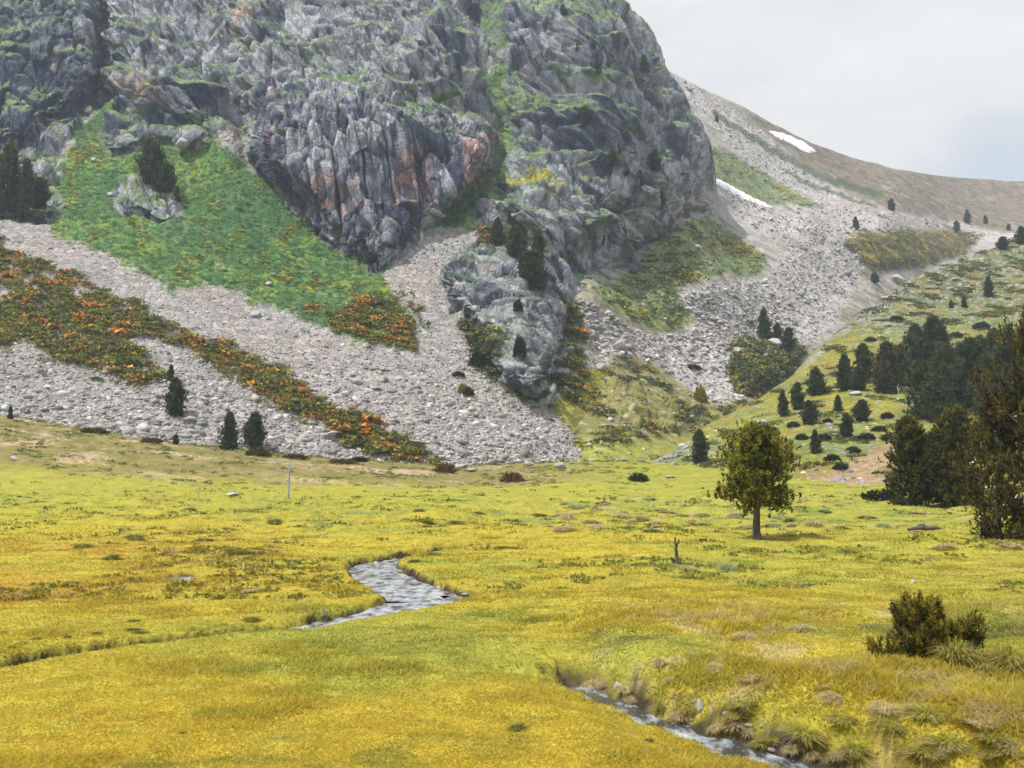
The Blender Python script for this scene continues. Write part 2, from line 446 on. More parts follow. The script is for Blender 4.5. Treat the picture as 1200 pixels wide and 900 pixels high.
BIGCLIFF = [(295, 118), (305, 100), (345, 98), (400, 106), (470, 120), (540, 140), (575, 150), (584, 165), (582, 195), (565, 225), (525, 262), (480, 288), (445, 313), (410, 298), (375, 270), (340, 232), (300, 200)]
LEFTBUT = [(-340, -260), (122, -260), (126, 60), (118, 105), (88, 140), (60, 150), (40, 175), (-340, 190)]
SLAB = [(130, -260), (228, -260), (240, 10), (262, 80), (272, 140), (240, 155), (205, 148), (160, 128), (122, 112), (120, 60)]
MIDBUT = [(285, -260), (545, -260), (552, 60), (575, 140), (470, 92), (400, 84), (300, 80)]
RIGHTLOW = [(584, 240), (600, 205), (640, 200), (700, 200), (760, 190), (835, 195), (842, 240), (800, 280), (742, 312), (716, 334), (690, 330), (660, 312), (632, 282), (600, 262)]
RIGHTUP = [(600, 130), (585, 60), (580, -260), (760, -260), (830, 150), (700, 180), (640, 170)]
OUTCROP = [(519, 318), (532, 300), (560, 285), (600, 283), (640, 292), (655, 318), (668, 350), (662, 385), (650, 410), (640, 440), (632, 470), (610, 462), (588, 445), (572, 420), (556, 385), (540, 368), (522, 350)]
CRAG = [(132, 228), (142, 212), (170, 205), (205, 222), (215, 248), (190, 262), (160, 250), (140, 255)]
CRAG2 = [(115, 160), (130, 128), (160, 132), (205, 150), (235, 158), (232, 175), (205, 172), (180, 168), (160, 178), (135, 185), (118, 180)]
CRAGL = [(-340, 175), (45, 165), (70, 190), (58, 215), (78, 235), (60, 262), (0, 255), (-340, 250)]

def bulge(poly, amt, soft, off=0):
    return amt * ss(-soft * .15 + off, soft + off, sdf(poly, Uw, Vw))
bul = bulge(BIGCLIFF, 9, 26) + bulge(LEFTBUT, 9, 30) + bulge(SLAB, 6, 30) + bulge(MIDBUT, 5, 40) + bulge(RIGHTLOW, 6, 24) + bulge(RIGHTUP, 5, 45)
bul = bul + bulge(OUTCROP, 9, 16) + bulge(OUTCROP, 9, 60) + bulge(CRAG, 5, 16) + bulge(CRAG2, 5, 14) + bulge(CRAGL, 6, 18)
for line, amt, wd in (([(555, -60, 0), (562, 40, 0), (580, 110, 0), (592, 150, 0), (588, 185, 0), (560, 222, 0), (520, 256, 0)], 7, 14),
                      ([(262, -60, 0), (268, 60, 0), (280, 130, 0), (290, 190, 0)], 6, 12), ([(124, -100, 0), (126, 60, 0), (112, 120, 0)], 6, 9)):
    d, _ = pline(line, Uw, Vw)
    bul = bul - amt * np.exp(-(d / wd) ** 2)
Pb = pt(U, V, np.maximum(Y0 - bul, 60))
nb = grid_normals(blur(Pb, 6))
nb = np.where((nb[..., 1:2] > 0), -nb, nb)

# ground classes by outline
def clsn(poly, soft, amp):
    nz_ = fbm(np.stack([Uw.ravel() / 13, Vw.ravel() / 9, 0 * Uw.ravel()], -1), 4, 640)
    return ss(-soft, soft, sdf(poly, Uw, Vw).ravel() + amp * nz_)
def cls(poly, soft=3.0): return ss(-soft, soft, sdf(poly, Uw, Vw)).ravel()
G1 = [(55, 240), (70, 190), (100, 140), (122, 118), (145, 128), (205, 160), (250, 158), (285, 192), (300, 202), (335, 238), (372, 274), (412, 303), (445, 318), (462, 340), (482, 362), (486, 408), (462, 408), (430, 402), (385, 388), (340, 366), (292, 352), (262, 338), (232, 336), (205, 344), (175, 322), (130, 300), (95, 288), (60, 268)]
TONGUE = [(262, 150), (276, 158), (285, 195), (292, 225), (300, 245), (285, 225), (276, 196), (266, 175)]
GULLY = [(556, -60), (580, -60), (598, 100), (640, 130), (600, 140), (597, 180), (575, 225), (548, 252), (552, 268), (575, 262), (590, 285), (560, 275), (520, 268), (490, 272), (515, 255), (540, 225), (578, 190), (586, 160), (570, 110)]
YEL = [(588, 209), (594, 199), (610, 195), (630, 198), (655, 206), (668, 213), (650, 215), (606, 214)]
SCREE = [(-340, 230), (0, 258), (40, 268), (90, 300), (150, 325), (205, 355), (215, 340), (270, 345), (330, 370), (400, 395), (484, 412), (486, 380), (450, 325), (475, 285), (520, 268), (575, 272), (530, 300), (518, 330), (530, 370), (556, 400), (575, 440), (610, 470), (650, 490), (692, 520), (700, 560), (640, 620), (-340, 620)]
SHR_A = [(-340, 270), (0, 284), (45, 305), (100, 330), (160, 362), (215, 388), (265, 405), (330, 440), (385, 475), (440, 500), (490, 522), (512, 540), (460, 540), (420, 528), (385, 505), (330, 478), (270, 440), (225, 412), (180, 395), (150, 400), (190, 452), (150, 452), (105, 432), (65, 425), (30, 405), (-340, 400)]
SHR_C = [(355, 360), (385, 362), (430, 350), (478, 358), (488, 372), (484, 412), (455, 408), (420, 402), (380, 385)]
SHR_O = [(535, 375), (560, 372), (588, 384), (597, 400), (580, 428), (604, 458), (630, 474), (640, 445), (655, 415), (662, 385), (652, 352), (672, 358), (688, 392), (684, 430), (690, 462), (665, 475), (640, 481), (600, 466), (575, 446), (555, 416)]
SHR_T = [(560, 262), (590, 262), (640, 282), (640, 300), (600, 292), (560, 290)]
VALG = [(640, 478), (690, 430), (800, 430), (800, 620), (690, 560), (695, 522), (655, 492)]
gul_n = fbm(np.stack([Uw.ravel() / 14, Vw.ravel() / 18, 0 * U.ravel()], -1), 3, 73)
w_grass = np.maximum.reduce([clsn(G1, 5, 16), cls(GULLY, 7) * (.45 + .55 * np.maximum(ss(-.2, .2, gul_n), ss(215, 240, V.ravel()))), cls(VALG, 4)])
w_yel = cls(YEL, 2)
w_scree = cls(SCREE)
band = pn(np.stack([Uw.ravel() / 30 + Vw.ravel() / 60, Vw.ravel() / 11 - Uw.ravel() / 22, 0 * U.ravel()], -1), 70)
w_shA = clsn(SHR_A, 6, 20) * ss(-.42, -.12, band + .3 * ss(200, 300, U.ravel()))
w_shrub = np.maximum.reduce([w_shA, clsn(SHR_C, 7, 24) * ss(-.3, .1, band), cls(SHR_O, 8) * ss(-.35, 0, band), cls(SHR_T, 4) * .8])
w_crag = np.maximum.reduce([cls(CRAG), cls(CRAG2), cls(CRAGL), cls(OUTCROP) * (1 - .85 * cls(SHR_O, 5))])
w_scree = w_scree * (1 - w_crag); w_grass = w_grass * (1 - w_crag) * (1 - w_scree)
w_grass = np.maximum(w_grass, clsn(SHR_C, 6, 12) * .9); w_scree = w_scree * (1 - clsn(SHR_C, 6, 12))
LOWER = [(-340, 215), (0, 245), (55, 225), (75, 170), (110, 125), (145, 135), (205, 165), (255, 160), (262, 150), (280, 158), (300, 212), (335, 244), (372, 280), (412, 308), (445, 322), (480, 292), (525, 266), (575, 272), (532, 300), (518, 330), (530, 370), (556, 400), (575, 440), (605, 468), (636, 480), (664, 440), (694, 345), (832, 340), (832, 640), (-340, 640)]
w_low = cls(LOWER, 2.5) * (1 - w_crag)
w_scree = np.maximum(w_scree, w_low * (1 - w_grass))
w_rock = np.clip(1 - np.maximum(w_grass + w_scree, w_shrub * (1 - w_crag)), 0, 1)
vz_soft = np.maximum(cls(BIGCLIFF, 20), cls(LEFTBUT, 20)); vert_zone = vz_soft > .5; w_knob = cls(OUTCROP, 6)

pb = Pb.reshape(-1, 3)
# joint-aligned coordinates: upright columns in the big walls, slabs dipping to the right elsewhere
# the massif breaks into panels, each with its own dip, block size and colour
pw_ = np.stack([fbm(pb / 24, 3, 111), fbm(pb / 24, 3, 114), fbm(pb / 24, 3, 117)], -1)
_, _, panel, _ = voro((pb + 9 * pw_) / np.array([36, 44, 40.]), 5)
ang = np.radians(16 + 44 * panel[:, 0]); ca, sa = np.cos(ang), np.sin(ang)
psc = (.62 + 1.25 * panel[:, 1] ** 1.3) * (1 - .45 * (w_knob > .3))
qx = np.where(vert_zone, pb[:, 0], pb[:, 0] * ca - pb[:, 2] * sa)
qz = np.where(vert_zone, pb[:, 2], pb[:, 0] * sa + pb[:, 2] * ca)
lean = 0.15 * pb[:, 2]
q = np.stack([qx + np.where(vert_zone, lean, 0), pb[:, 1], qz], -1)
wq = np.stack([fbm(pb / 9, 3, 101), fbm(pb / 9, 3, 104), fbm(pb / 9, 3, 107)], -1)
q = q + .8 * wq
stretch = np.where(vert_zone[:, None], np.array([[4.2, 4.2, 26.0]]) * (.7 + .5 * psc[:, None]), np.array([[14., 7., 5.2]]) * psc[:, None])
rock_i = np.where(w_rock > .02)[0]
def sub(fn):
    out = np.zeros(len(pb)); out[rock_i] = fn(rock_i); return out
f1, f2, cr, off = voro((q / stretch)[rock_i], 1)
d_blk = (cr[:, 0] - .5) * 2.4 + (off * (cr[:, 1:4] - .5)).sum(1) * 1.1 - 1.2 * np.exp(-((f2 - f1) / .05) ** 2)
g1, g2, cr2, off2 = voro((q / (stretch * .36))[rock_i] + 3.3, 2)
d_blk2 = (cr2[:, 0] - .5) * .95 + (off2 * (cr2[:, 1:4] - .5)).sum(1) * .7 - .4 * np.exp(-((g2 - g1) / .08) ** 2)
qr = q[rock_i]; pr = pb[rock_i]; vz = vert_zone[rock_i]
rib = ridged(qr / np.where(vz[:, None], np.array([[7, 7, 34.]]), np.array([[26, 12, 8.]])), 4, 120)
big = fbm(pr / 30, 4, 130)
led = (pr[:, 2] + .22 * pr[:, 0]) / 8.0 + 1.1 * fbm(pr / 22, 3, 140)
fr = led - np.floor(led); fr = np.where(fr < .72, fr / .72, (1 - fr) / .28)
led2 = (pr[:, 2] + .18 * pr[:, 0]) / 19.0 + .9 * fbm(pr / 38, 3, 144)
fr2 = led2 - np.floor(led2); fr2 = np.where(fr2 < .7, fr2 / .7, (1 - fr2) / .3)
amp = np.maximum(.5 + .7 * ss(-.2, .25, fbm(pr / 20, 3, 190)), 1.1 * w_knob[rock_i])
vs_ = vz_soft[rock_i]
ledge = (fr * 1.7 * amp + (fr2 - .5) * 4.6 * (1 - .6 * w_knob[rock_i]) - .8) * (1 - .88 * vs_)
fine_n = fbm(pr / 1.3, 3, 150)
jt = np.where(vz, qr[:, 0] / 4.6, qr[:, 2] / 3.4) + .8 * fbm(pr / 11, 3, 180)
jf = jt - np.floor(jt); jid = _RND[(np.floor(jt).astype(int) * 31 + 5) & 255, 0]
joint = (jid - .5) * 1.5 - .9 * np.exp(-((np.minimum(jf, 1 - jf)) / .09) ** 2) * ss(-.3, .2, fbm(pr / 16, 2, 184))
clean = ss(-.25, .25, fbm(pr / 24, 2, 188))
dr = 5.0 * big + d_blk * amp + joint * (.6 - .3 * np.exp(-((vs_ - .5) / .2) ** 2)) * amp + d_blk2 * (1.3 - .6 * amp) + ledge
disp = np.zeros(len(pb)); disp[rock_i] = dr * w_rock[rock_i] * np.where(cls(OUTCROP)[rock_i] > .3, .7, 1.0)
soft = 1 - w_rock
disp += soft * (.9 * fbm(pb / 14, 3, 160)) + w_scree * (.22 * fbm(pb / 1.1, 2, 165)) + w_grass * .35 * fbm(pb / 2.5, 3, 170) + w_shrub * (1 - w_crag) * .5
taper = ss(1.0, .985, np.repeat(sB[None], len(vB), 0)).ravel()
Pd = (pb + nb.reshape(-1, 3) * (disp * (.35 + .65 * taper))[:, None]).reshape(Pb.shape)

# colours of the ground itself
nd = grid_normals(blur(Pd, 2)); nd = np.where(nd[..., 1:2] > 0.6, -nd, nd); nzb = np.abs(nd[..., 2]).ravel()
mA = fbm(pb / 18, 4, 200); mB = fbm(pb / 4, 4, 204); mC = fbm(pb / 1.2, 3, 208)
streak = fbm(q / np.where(vert_zone[:, None], np.array([[1.5, 3, 26.]]), np.array([[16, 6, 2.2]])), 4, 212)
cellr = np.zeros(len(pb)); cellr[rock_i] = cr[:, 2] - .5; cell2 = np.zeros(len(pb)); cell2[rock_i] = cr2[:, 2] - .5
fstreak = fbm(q / np.where(vert_zone[:, None], np.array([[.55, 1.5, 15.]]), np.array([[13., 4., .75]])), 3, 216)
tone = .55 + .42 * fstreak + .45 * mA + .45 * streak + .5 * cellr + .45 * cell2 + .15 * mB + .42 * (panel[:, 2] - .5)
dark_zone = np.maximum(cls(LEFTBUT, 14), .35 * cls(BIGCLIFF, 8))
tone = tone - .46 * dark_zone + .22 * cls(RIGHTLOW, 12) * ss(790, 640, U.ravel()) - .04 * cls(OUTCROP, 6)
rock = mixc(np.tile(COL(.045, .055, .085), (len(pb), 1)), COL(.365, .375, .41)[None], ss(.06, 1.0, tone))
PINK = [[(296, 108), (326, 105), (322, 160), (312, 205), (298, 200)], [(470, 165), (500, 160), (505, 250), (470, 262), (455, 225)], [(545, 150), (584, 155), (570, 222), (545, 230)],
        [(122, 75), (160, 95), (200, 112), (190, 128), (140, 112)], [(262, -20), (305, -20), (300, 40), (270, 45)], [(360, 200), (420, 210), (400, 260), (360, 240)], [(815, 205), (836, 215), (815, 265), (790, 260)]]
pk = np.maximum.reduce([cls(a, 10) for a in PINK])
rock = mixc(rock, rock * COL(1.5, 1.0, .82)[None] + COL(.05, .015, 0)[None], np.clip(pk * ss(-.15, .25, mB + cellr * .6) * .8 + .35 * ss(.35, .6, mB + cellr * .5), 0, 1))
rock = mixc(rock, COL(.40, .39, .36)[None], .65 * ss(.3, .5, mB + .3 * cellr) * ss(.0, .3, cls(RIGHTLOW, 10) - .2))
ledgegreen = mixc(np.tile(COL(.085, .145, .07), (len(pb), 1)), COL(.20, .25, .11)[None], ss(-.3, .4, mB + .4 * mC))
wall = np.maximum(cls(BIGCLIFF, 6) * .9, cls(LEFTBUT, 12) * .45)
strip = fbm(np.stack([(pb[:, 0] + pb[:, 2] * .3) / 26, pb[:, 1] / 20, (pb[:, 2] - .25 * pb[:, 0]) / 5.5], -1), 4, 230)
veg = ss(.42, .60, nzb + .14 * mB + .12 * mA + .32 * strip - .30 * wall) * (.92 - .25 * cls(RIGHTLOW, 10)) * (1 - .6 * cls(OUTCROP, 4) * (1 - cls(SHR_O, 4)))
colr = mixc(rock, ledgegreen, veg)
grass = mixc(np.tile(COL(.052, .12, .045), (len(pb), 1)), COL(.15, .225, .045)[None], ss(-.1, .4, .6 * mA + .9 * mC + .5 * mB))
gold_i = fbm(np.stack([Uw.ravel() / 26, Vw.ravel() / 40, 0 * mA], -1), 4, 220)
grass = mixc(grass, COL(.26, .26, .035)[None], ss(.12, .42, gold_i + .5 * mC) * .8)
grass = mixc(grass, COL(.21, .20, .15)[None], ss(.18, .45, fbm(np.stack([Uw.ravel() / 9, Vw.ravel() / 30, 0 * mA], -1), 3, 226) + .2 * mC) * .5)
grass = mixc(grass, COL(.05, .075, .025)[None], ss(.2, .5, mC - .3 * mA) * .6)
grass = mixc(grass, COL(.28, .27, .25)[None], ss(.52, .6, mC + .3 * mB) * .7)
valg = cls(VALG, 8)
grass = mixc(grass, mixc(np.tile(COL(.24, .22, .04), (len(pb), 1)), COL(.13, .13, .04)[None], ss(0, .3, mB)), valg)
scree = np.tile(COL(.29, .283, .275), (len(pb), 1)) * (1 + .22 * mC + .18 * mB)[:, None]
scree = mixc(scree, scree * COL(1.04, .97, .95)[None], ss(-.2, .2, mA))
shrub = mixc(np.tile(COL(.085, .095, .035), (len(pb), 1)), COL(.17, .145, .04)[None], ss(-.1, .3, mC))
col = colr
gul = cls(GULLY, 6) * ss(235, 215, V.ravel())
grass = mixc(grass, ledgegreen * .8, gul * .8)
col = mixc(col, grass, w_grass)
col = mixc(col, scree, w_scree)
col = mixc(col, shrub, .75 * w_shrub * (1 - .8 * w_crag * (1 - veg)))
col = mixc(col, COL(.27, .25, .035)[None], w_yel * ss(-.35, .1, mB + mC))
# turn the right-hand edge back so that the ridge has its own far side
back = []
for k in range(1, 9):
    b_ = Pd[:, -1] + np.stack([0.9 * k * np.ones(len(vB)), 3.2 * k * np.ones(len(vB)), -.25 * k * k * np.ones(len(vB))], -1)
    back.append(b_)
Pfull = np.concatenate([Pd, np.stack(back, 1)], 1)
cfull = np.concatenate([col.reshape(*Pd.shape), np.repeat(col.reshape(*Pd.shape)[:, -1:], 8, 1)], 1)
mountain = mesh('mountain', Pfull.reshape(-1, 3), grid_faces(*Pfull.shape[:2], True), cfull.reshape(-1, 3), M_ROCKFACE, False, 'structure')
print('mountain', time.time() - T0)
B = dict(P=Pd.reshape(-1, 3), U=U.ravel(), V=V.ravel(), n=nd.reshape(-1, 3), scree=w_scree * (1 - w_shrub) * (1 - w_crag), shrub=w_shrub * (1 - w_crag * .7), grass=w_grass, veg=veg * w_rock, sh_o=cls(SHR_O, 4), gold=gold_i)

# ------------------------------------------------------------------ the far slope with its ridge
RU = [500, 600, 700, 730, 760, 783, 800, 830, 870, 900, 950, 1000, 1050, 1100, 1150, 1200, 1400, 1800]
RV = [-120, -60, 20, 48, 70, 82, 92, 107, 124, 142, 167, 185, 198, 206, 210, 213, 216, 200]
FY = DB(np.array([a for a, b in FOOT], float), np.array([b for a, b in FOOT], float))
DC = TPS([(a, b, y + (6 if a > 800 else -3)) for (a, b), y in zip(FOOT, FY)] + [(500, -100, 470), (700, 20, 520), (790, 88, 560), (900, 142, 620), (1000, 185, 700), (1100, 206, 790), (1200, 213, 880), (1500, 212, 900), (1800, 200, 900),
          (850, 250, 410), (950, 250, 480), (1050, 250, 560), (1200, 260, 700), (1500, 270, 720), (830, 330, 300), (900, 320, 360), (1000, 320, 440), (1100, 330, 520), (1300, 340, 540),
          (700, 400, 236), (800, 400, 268), (900, 400, 302), (1000, 400, 340), (700, 480, 200), (800, 480, 218), (900, 480, 240), (760, 548, 182), (700, 548, 176), (850, 548, 195), (1000, 548, 260), (1300, 548, 330),
          (700, 590, 166), (850, 590, 180), (600, 430, 240), (600, 300, 330)])
uC = np.concatenate([np.linspace(560, 670, 20, endpoint=False), np.linspace(670, 1225, 520, endpoint=False), np.linspace(1225, 1750, 50)])
rv = np.interp(uC, RU, RV); rv = rv + 1.6 * fbm(np.stack([uC / 22, 0 * uC, 0 * uC], -1), 5, 300)
tC = np.linspace(0, 1, 400) ** .93
V2 = rv[None] + tC[:, None] * (600 - rv[None]); U2 = np.repeat(uC[None], len(tC), 0)
U, V = U2, V2
Y0 = DC(U, V); Uw, Vw = warp(U, V, 5, 5)
KNOLL = [(850, 425), (862, 405), (885, 392), (920, 395), (945, 405), (940, 420), (925, 440), (900, 455), (872, 462), (858, 445)]
bul = bulge(KNOLL, 14, 22)
RB = [(690, 480), (720, 440), (760, 440), (800, 470), (830, 480), (800, 510), (760, 500)]
bul = bul + bulge(RB, 2.5, 14)
MOSS = [(985, 285), (1000, 272), (1060, 268), (1110, 268), (1150, 275), (1130, 300), (1080, 312), (1020, 320), (1000, 300)]
bul = bul + bulge(MOSS, 8, 16)
Pc = pt(U, V, Y0 - bul); ncn = grid_normals(blur(Pc, 4)); ncn = np.where(ncn[..., 1:2] > 0, -ncn, ncn)
pc = Pc.reshape(-1, 3)
GC = [(690, 338), (720, 332), (742, 312), (785, 268), (828, 252), (880, 285), (900, 305), (885, 325), (850, 322), (815, 330), (790, 338), (812, 375), (795, 388), (765, 386), (735, 376), (700, 358)]
SC = [(680, 350), (700, 365), (740, 390), (800, 392), (818, 378), (800, 345), (850, 330), (890, 328), (925, 290), (885, 268), (850, 245), (835, 215), (870, 232), (960, 262), (1020, 270), (1000, 285), (1015, 310), (1000, 345), (965, 392), (940, 402), (920, 392), (880, 390), (850, 410), (860, 450), (880, 468), (840, 478), (800, 450), (770, 428), (720, 415), (690, 425), (660, 400)]
ST = [(785, 84), (812, 98), (870, 135), (930, 185), (975, 225), (1060, 250), (1130, 262), (1240, 285), (1240, 300), (1100, 278), (1000, 272), (930, 248), (880, 208), (845, 160), (800, 110)]
BR = [(870, 122), (950, 165), (1050, 198), (1240, 212), (1240, 282), (1120, 262), (1040, 246), (975, 215), (930, 180), (880, 142)]
GS = [(826, 168), (850, 175), (900, 205), (950, 236), (975, 243), (940, 243), (905, 238), (870, 225), (838, 205)]
w_g = np.maximum.reduce([cls(GC), cls(GS) * .9]); w_s = np.maximum(cls(SC), cls(ST)); w_b = cls(BR, 5)
w_k = cls(KNOLL, 4); w_m = cls(MOSS, 5); w_r = cls(RB, 6)
xs_ = U.ravel(); vs_ = V.ravel()
low = ss(405, 440, vs_ + (xs_ - 690) * .05) * (1 - w_s)
nA = fbm(pc / 30, 4, 310); nB = fbm(pc / 7, 4, 314); nC = fbm(pc / 2.0, 3, 318)
linn = fbm(np.stack([(xs_ * .55 - vs_) / 7, (xs_ + vs_ * .55) / 70, 0 * xs_], -1), 3, 322)
n = len(pc)
base = mixc(np.tile(COL(.31, .295, .28), (n, 1)), COL(.23, .205, .16)[None], ss(-.1, .3, nA + .5 * linn))
base = mixc(base, COL(.10, .12, .05)[None], ss(.1, .35, linn + .3 * nB) * .8)
scr = np.tile(COL(.37, .35, .34), (n, 1)) * (1 + .25 * nC + .15 * nB)[:, None]
scr = mixc(scr, COL(.27, .225, .19)[None], ss(.0, .35, nA + .2 * nB) * .55)
grs = mixc(np.tile(COL(.11, .165, .065), (n, 1)), COL(.23, .235, .085)[None], ss(-.1, .3, nB + .4 * nC))
grs = mixc(grs, COL(.27, .26, .23)[None], ss(.2, .4, nC - .4 * nB) * .6)
brn = mixc(np.tile(COL(.20, .155, .125), (n, 1)), COL(.28, .24, .215)[None], ss(.0, .3, linn + .3 * nC)); brn = mixc(brn, COL(.105, .11, .065)[None], ss(-.12, .2, nB + .5 * linn + .3 * nC) * .85)
col = base
col = mixc(col, scr, w_s); col = mixc(col, brn, w_b * (1 - .5 * w_s)); col = mixc(col, grs, w_g)
dl, _ = pline([(838, 132, 0), (880, 160, 0), (920, 185, 0), (975, 215, 0), (1030, 228, 0)], Uw, Vw)
dl2, _ = pline([(920, 200, 0), (960, 220, 0), (1000, 236, 0), (1025, 243, 0)], Uw, Vw)
col = mixc(col, COL(.065, .085, .05)[None], np.maximum(ss(5.5, 2.5, dl.ravel() + 4 * nB), ss(3.5, 1, dl2.ravel() + 4 * nB)) * .85)
YC = [[(778, 325), (790, 295), (812, 302), (830, 322), (822, 334), (800, 330)], [(836, 282), (860, 275), (885, 292), (880, 300), (850, 298)]]
yl = np.maximum.reduce([cls(a, 6) for a in YC]) * ss(-.2, .2, nB)
col = mixc(col, COL(.36, .26, .03)[None], yl * .8)
lowc = mixc(np.tile(COL(.19, .175, .06), (n, 1)), COL(.30, .29, .27)[None], ss(.12, .3, nC + .4 * nB) * .8)
lowc = mixc(lowc, COL(.24, .25, .045)[None], ss(490, 530, vs_ + 20 * nB) * .8)
lowc = mixc(lowc, COL(.06, .07, .03)[None], ss(.05, .25, nB) * ss(520, 500, vs_))
col = mixc(col, lowc, low)
col = mixc(col, mixc(np.tile(COL(.065, .07, .04), (n, 1)), COL(.34, .335, .33)[None], ss(.1, .25, nB + .5 * nC)), w_k)
col = mixc(col, mixc(np.tile(COL(.09, .085, .04), (n, 1)), COL(.27, .21, .045)[None], ss(.0, .25, nB)), w_m)
k1, k2, kc, koff = voro(pc / 4, 7)
rocky = np.clip(w_k * ss(.1, .3, nB) + .5 * w_r, 0, 1)
disp = 2.0 * nA + .5 * nB + .35 * nC * w_s + rocky * ((kc[:, 0] - .5) * 3 - 1.0 * np.exp(-((k2 - k1) / .12) ** 2))
edge = ss(0, .03, np.repeat(tC[:, None], len(uC), 1)).ravel()
Pd = (pc + ncn.reshape(-1, 3) * (disp * edge)[:, None]).reshape(Pc.shape)
rows = [Pd[0] + np.array([0, 8.0 * k, -.5 * k * k]) for k in range(10, 0, -1)]
Pf = np.concatenate([np.stack(rows, 0), Pd], 0)
cf = np.concatenate([np.repeat(col.reshape(Pd.shape)[:1], 10, 0), col.reshape(Pd.shape)], 0)
ridge = mesh('far_hill', Pf.reshape(-1, 3), grid_faces(*Pf.shape[:2], True), cf.reshape(-1, 3), M_SLOPE, False, 'structure')
nd = grid_normals(blur(Pd, 2)); nd = np.where(nd[..., 1:2] > .5, -nd, nd)
Cc = dict(P=Pd.reshape(-1, 3), U=xs_, V=vs_, n=nd.reshape(-1, 3), scree=w_s * (1 - w_g) * (1 - w_b), low=low * ss(.0, .2, nB), knoll=w_k * ss(.25, .1, nB + .5 * nC), moss=w_m, yel=yl, rub=np.maximum(low * .6, w_r * .6), grs=w_g)
print('far slope', time.time() - T0)

# ------------------------------------------------------------------ the near hillside on the right
SU = [700, 760, 772, 790, 800, 850, 900, 940, 970, 1000, 1030, 1060, 1100, 1150, 1200, 1400, 1800]
SV = [585, 552, 541, 528, 518, 488, 463, 434, 402, 376, 352, 332, 314, 296, 274, 214, 150]
DD = TPS([(770, 542, 176), (800, 518, 184), (850, 488, 200), (900, 463, 216), (940, 434, 238), (1000, 376, 274), (1060, 332, 304), (1100, 314, 324), (1150, 296, 344), (1200, 274, 368), (1400, 214, 400), (1800, 150, 400),
          (1000, 450, 212), (1000, 520, 152), (1100, 420, 232), (1100, 480, 178), (1100, 540, 124), (1200, 420, 222), (1200, 500, 140), (900, 520, 162), (860, 540, 152), (950, 540, 134), (1200, 350, 290), (1100, 360, 285), (1050, 400, 252),
          (830, 556, 145), (900, 564, 127), (950, 571, 114), (1040, 580, 98), (1200, 595, 82), (1700, 600, 70), (830, 600, 120), (950, 625, 92), (1040, 640, 76), (1200, 650, 62), (1700, 660, 50), (1500, 400, 220), (700, 600, 160)])
uD = np.concatenate([np.linspace(740, 1225, 540, endpoint=False), np.linspace(1225, 1750, 60)])
sv = np.interp(uD, SU, SV); sv = sv + 6.5 * fbm(np.stack([uD / 34, 0 * uD, 0 * uD], -1), 5, 400)
tD = np.linspace(0, 1, 330)
V = sv[None] + tD[:, None] * (655 - sv[None]); U = np.repeat(uD[None], len(tD), 0)
Y0 = DD(U, V); Uw, Vw = warp(U, V, 5, 9)
Pq = pt(U, V, Y0); nq = grid_normals(blur(Pq, 4)); nq = np.where(nq[..., 1:2] > 0, -nq, nq)
pq = Pq.reshape(-1, 3); n = len(pq); xs_ = U.ravel(); vs_ = V.ravel()
nA = fbm(pq / 22, 4, 410); nB = fbm(pq / np.array([7, 5, 3]), 4, 414); nC = fbm(pq / 1.6, 3, 418)
ERO = [(935, 425), (955, 405), (985, 372), (1015, 350), (1050, 332), (1062, 340), (1045, 358), (1010, 380), (975, 402), (955, 420), (935, 436)]
ROCK1 = [(765, 545), (775, 530), (800, 516), (812, 520), (800, 535), (785, 548)]
DRY = [(935, 568), (960, 555), (1000, 540), (1040, 525), (1066, 515), (1062, 560), (1010, 572), (960, 578)]
w_e = np.maximum(cls(ERO, 3), .8 * cls(ROCK1, 3)); w_d = cls(DRY, 5)
k1, k2, kc, koff = voro(pq / np.array([3.0, 3.0, 3.5]), 9)
up = ss(430, 330, vs_ + 25 * nA)
col = mixc(np.tile(COL(.225, .215, .04), (n, 1)), COL(.14, .175, .05)[None], ss(-.15, .3, nA + .5 * nB + .3 * nC))
col = mixc(col, mixc(np.tile(COL(.105, .13, .06), (n, 1)), COL(.20, .19, .065)[None], ss(.05, .3, nB + .3 * nC)), up * .9)
col = mixc(col, COL(.25, .17, .055)[None], ss(.15, .38, nB - .5 * nA) * .8)
col = mixc(col, COL(.075, .085, .035)[None], ss(.15, .4, -nC + .4 * nB) * .55)
col = mixc(col, COL(.29, .285, .28)[None], ss(.22, .32, nC + .35 * nA + .12 * up) * (.55 + .4 * up))
col = mixc(col, mixc(np.tile(COL(.30, .215, .13), (n, 1)), COL(.2, .16, .07)[None], ss(0, .4, nB)), w_d)
w_e = w_e * ss(-.25, .1, nB + .4 * nC)
col = mixc(col, mixc(np.tile(COL(.30, .285, .265), (n, 1)), COL(.13, .13, .11)[None], ss(0, .35, nC + kc[:, 1] - .5)), w_e)
disp = 1.3 * nA + .6 * nB + .3 * nC + w_e * ((kc[:, 0] - .5) * 2.6 - .9 * np.exp(-((k2 - k1) / .12) ** 2))
edge = ss(0, .03, np.repeat(tD[:, None], len(uD), 1)).ravel()
Pd = (pq + nq.reshape(-1, 3) * (disp * (.4 + .6 * edge))[:, None]).reshape(Pq.shape)
rows = [Pd[0] + np.array([-.8 * k, 3.5 * k, -.42 * k * k]) for k in range(10, 0, -1)]
Pf = np.concatenate([np.stack(rows, 0), Pd], 0)
cf = np.concatenate([np.repeat(col.reshape(Pd.shape)[:1], 10, 0), col.reshape(Pd.shape)], 0)
hill = mesh('hillside', Pf.reshape(-1, 3), grid_faces(*Pf.shape[:2], True), cf.reshape(-1, 3), M_HILL, False, 'structure')
nd = grid_normals(blur(Pd, 2)); nd = np.where(nd[..., 1:2] > .5, -nd, nd)
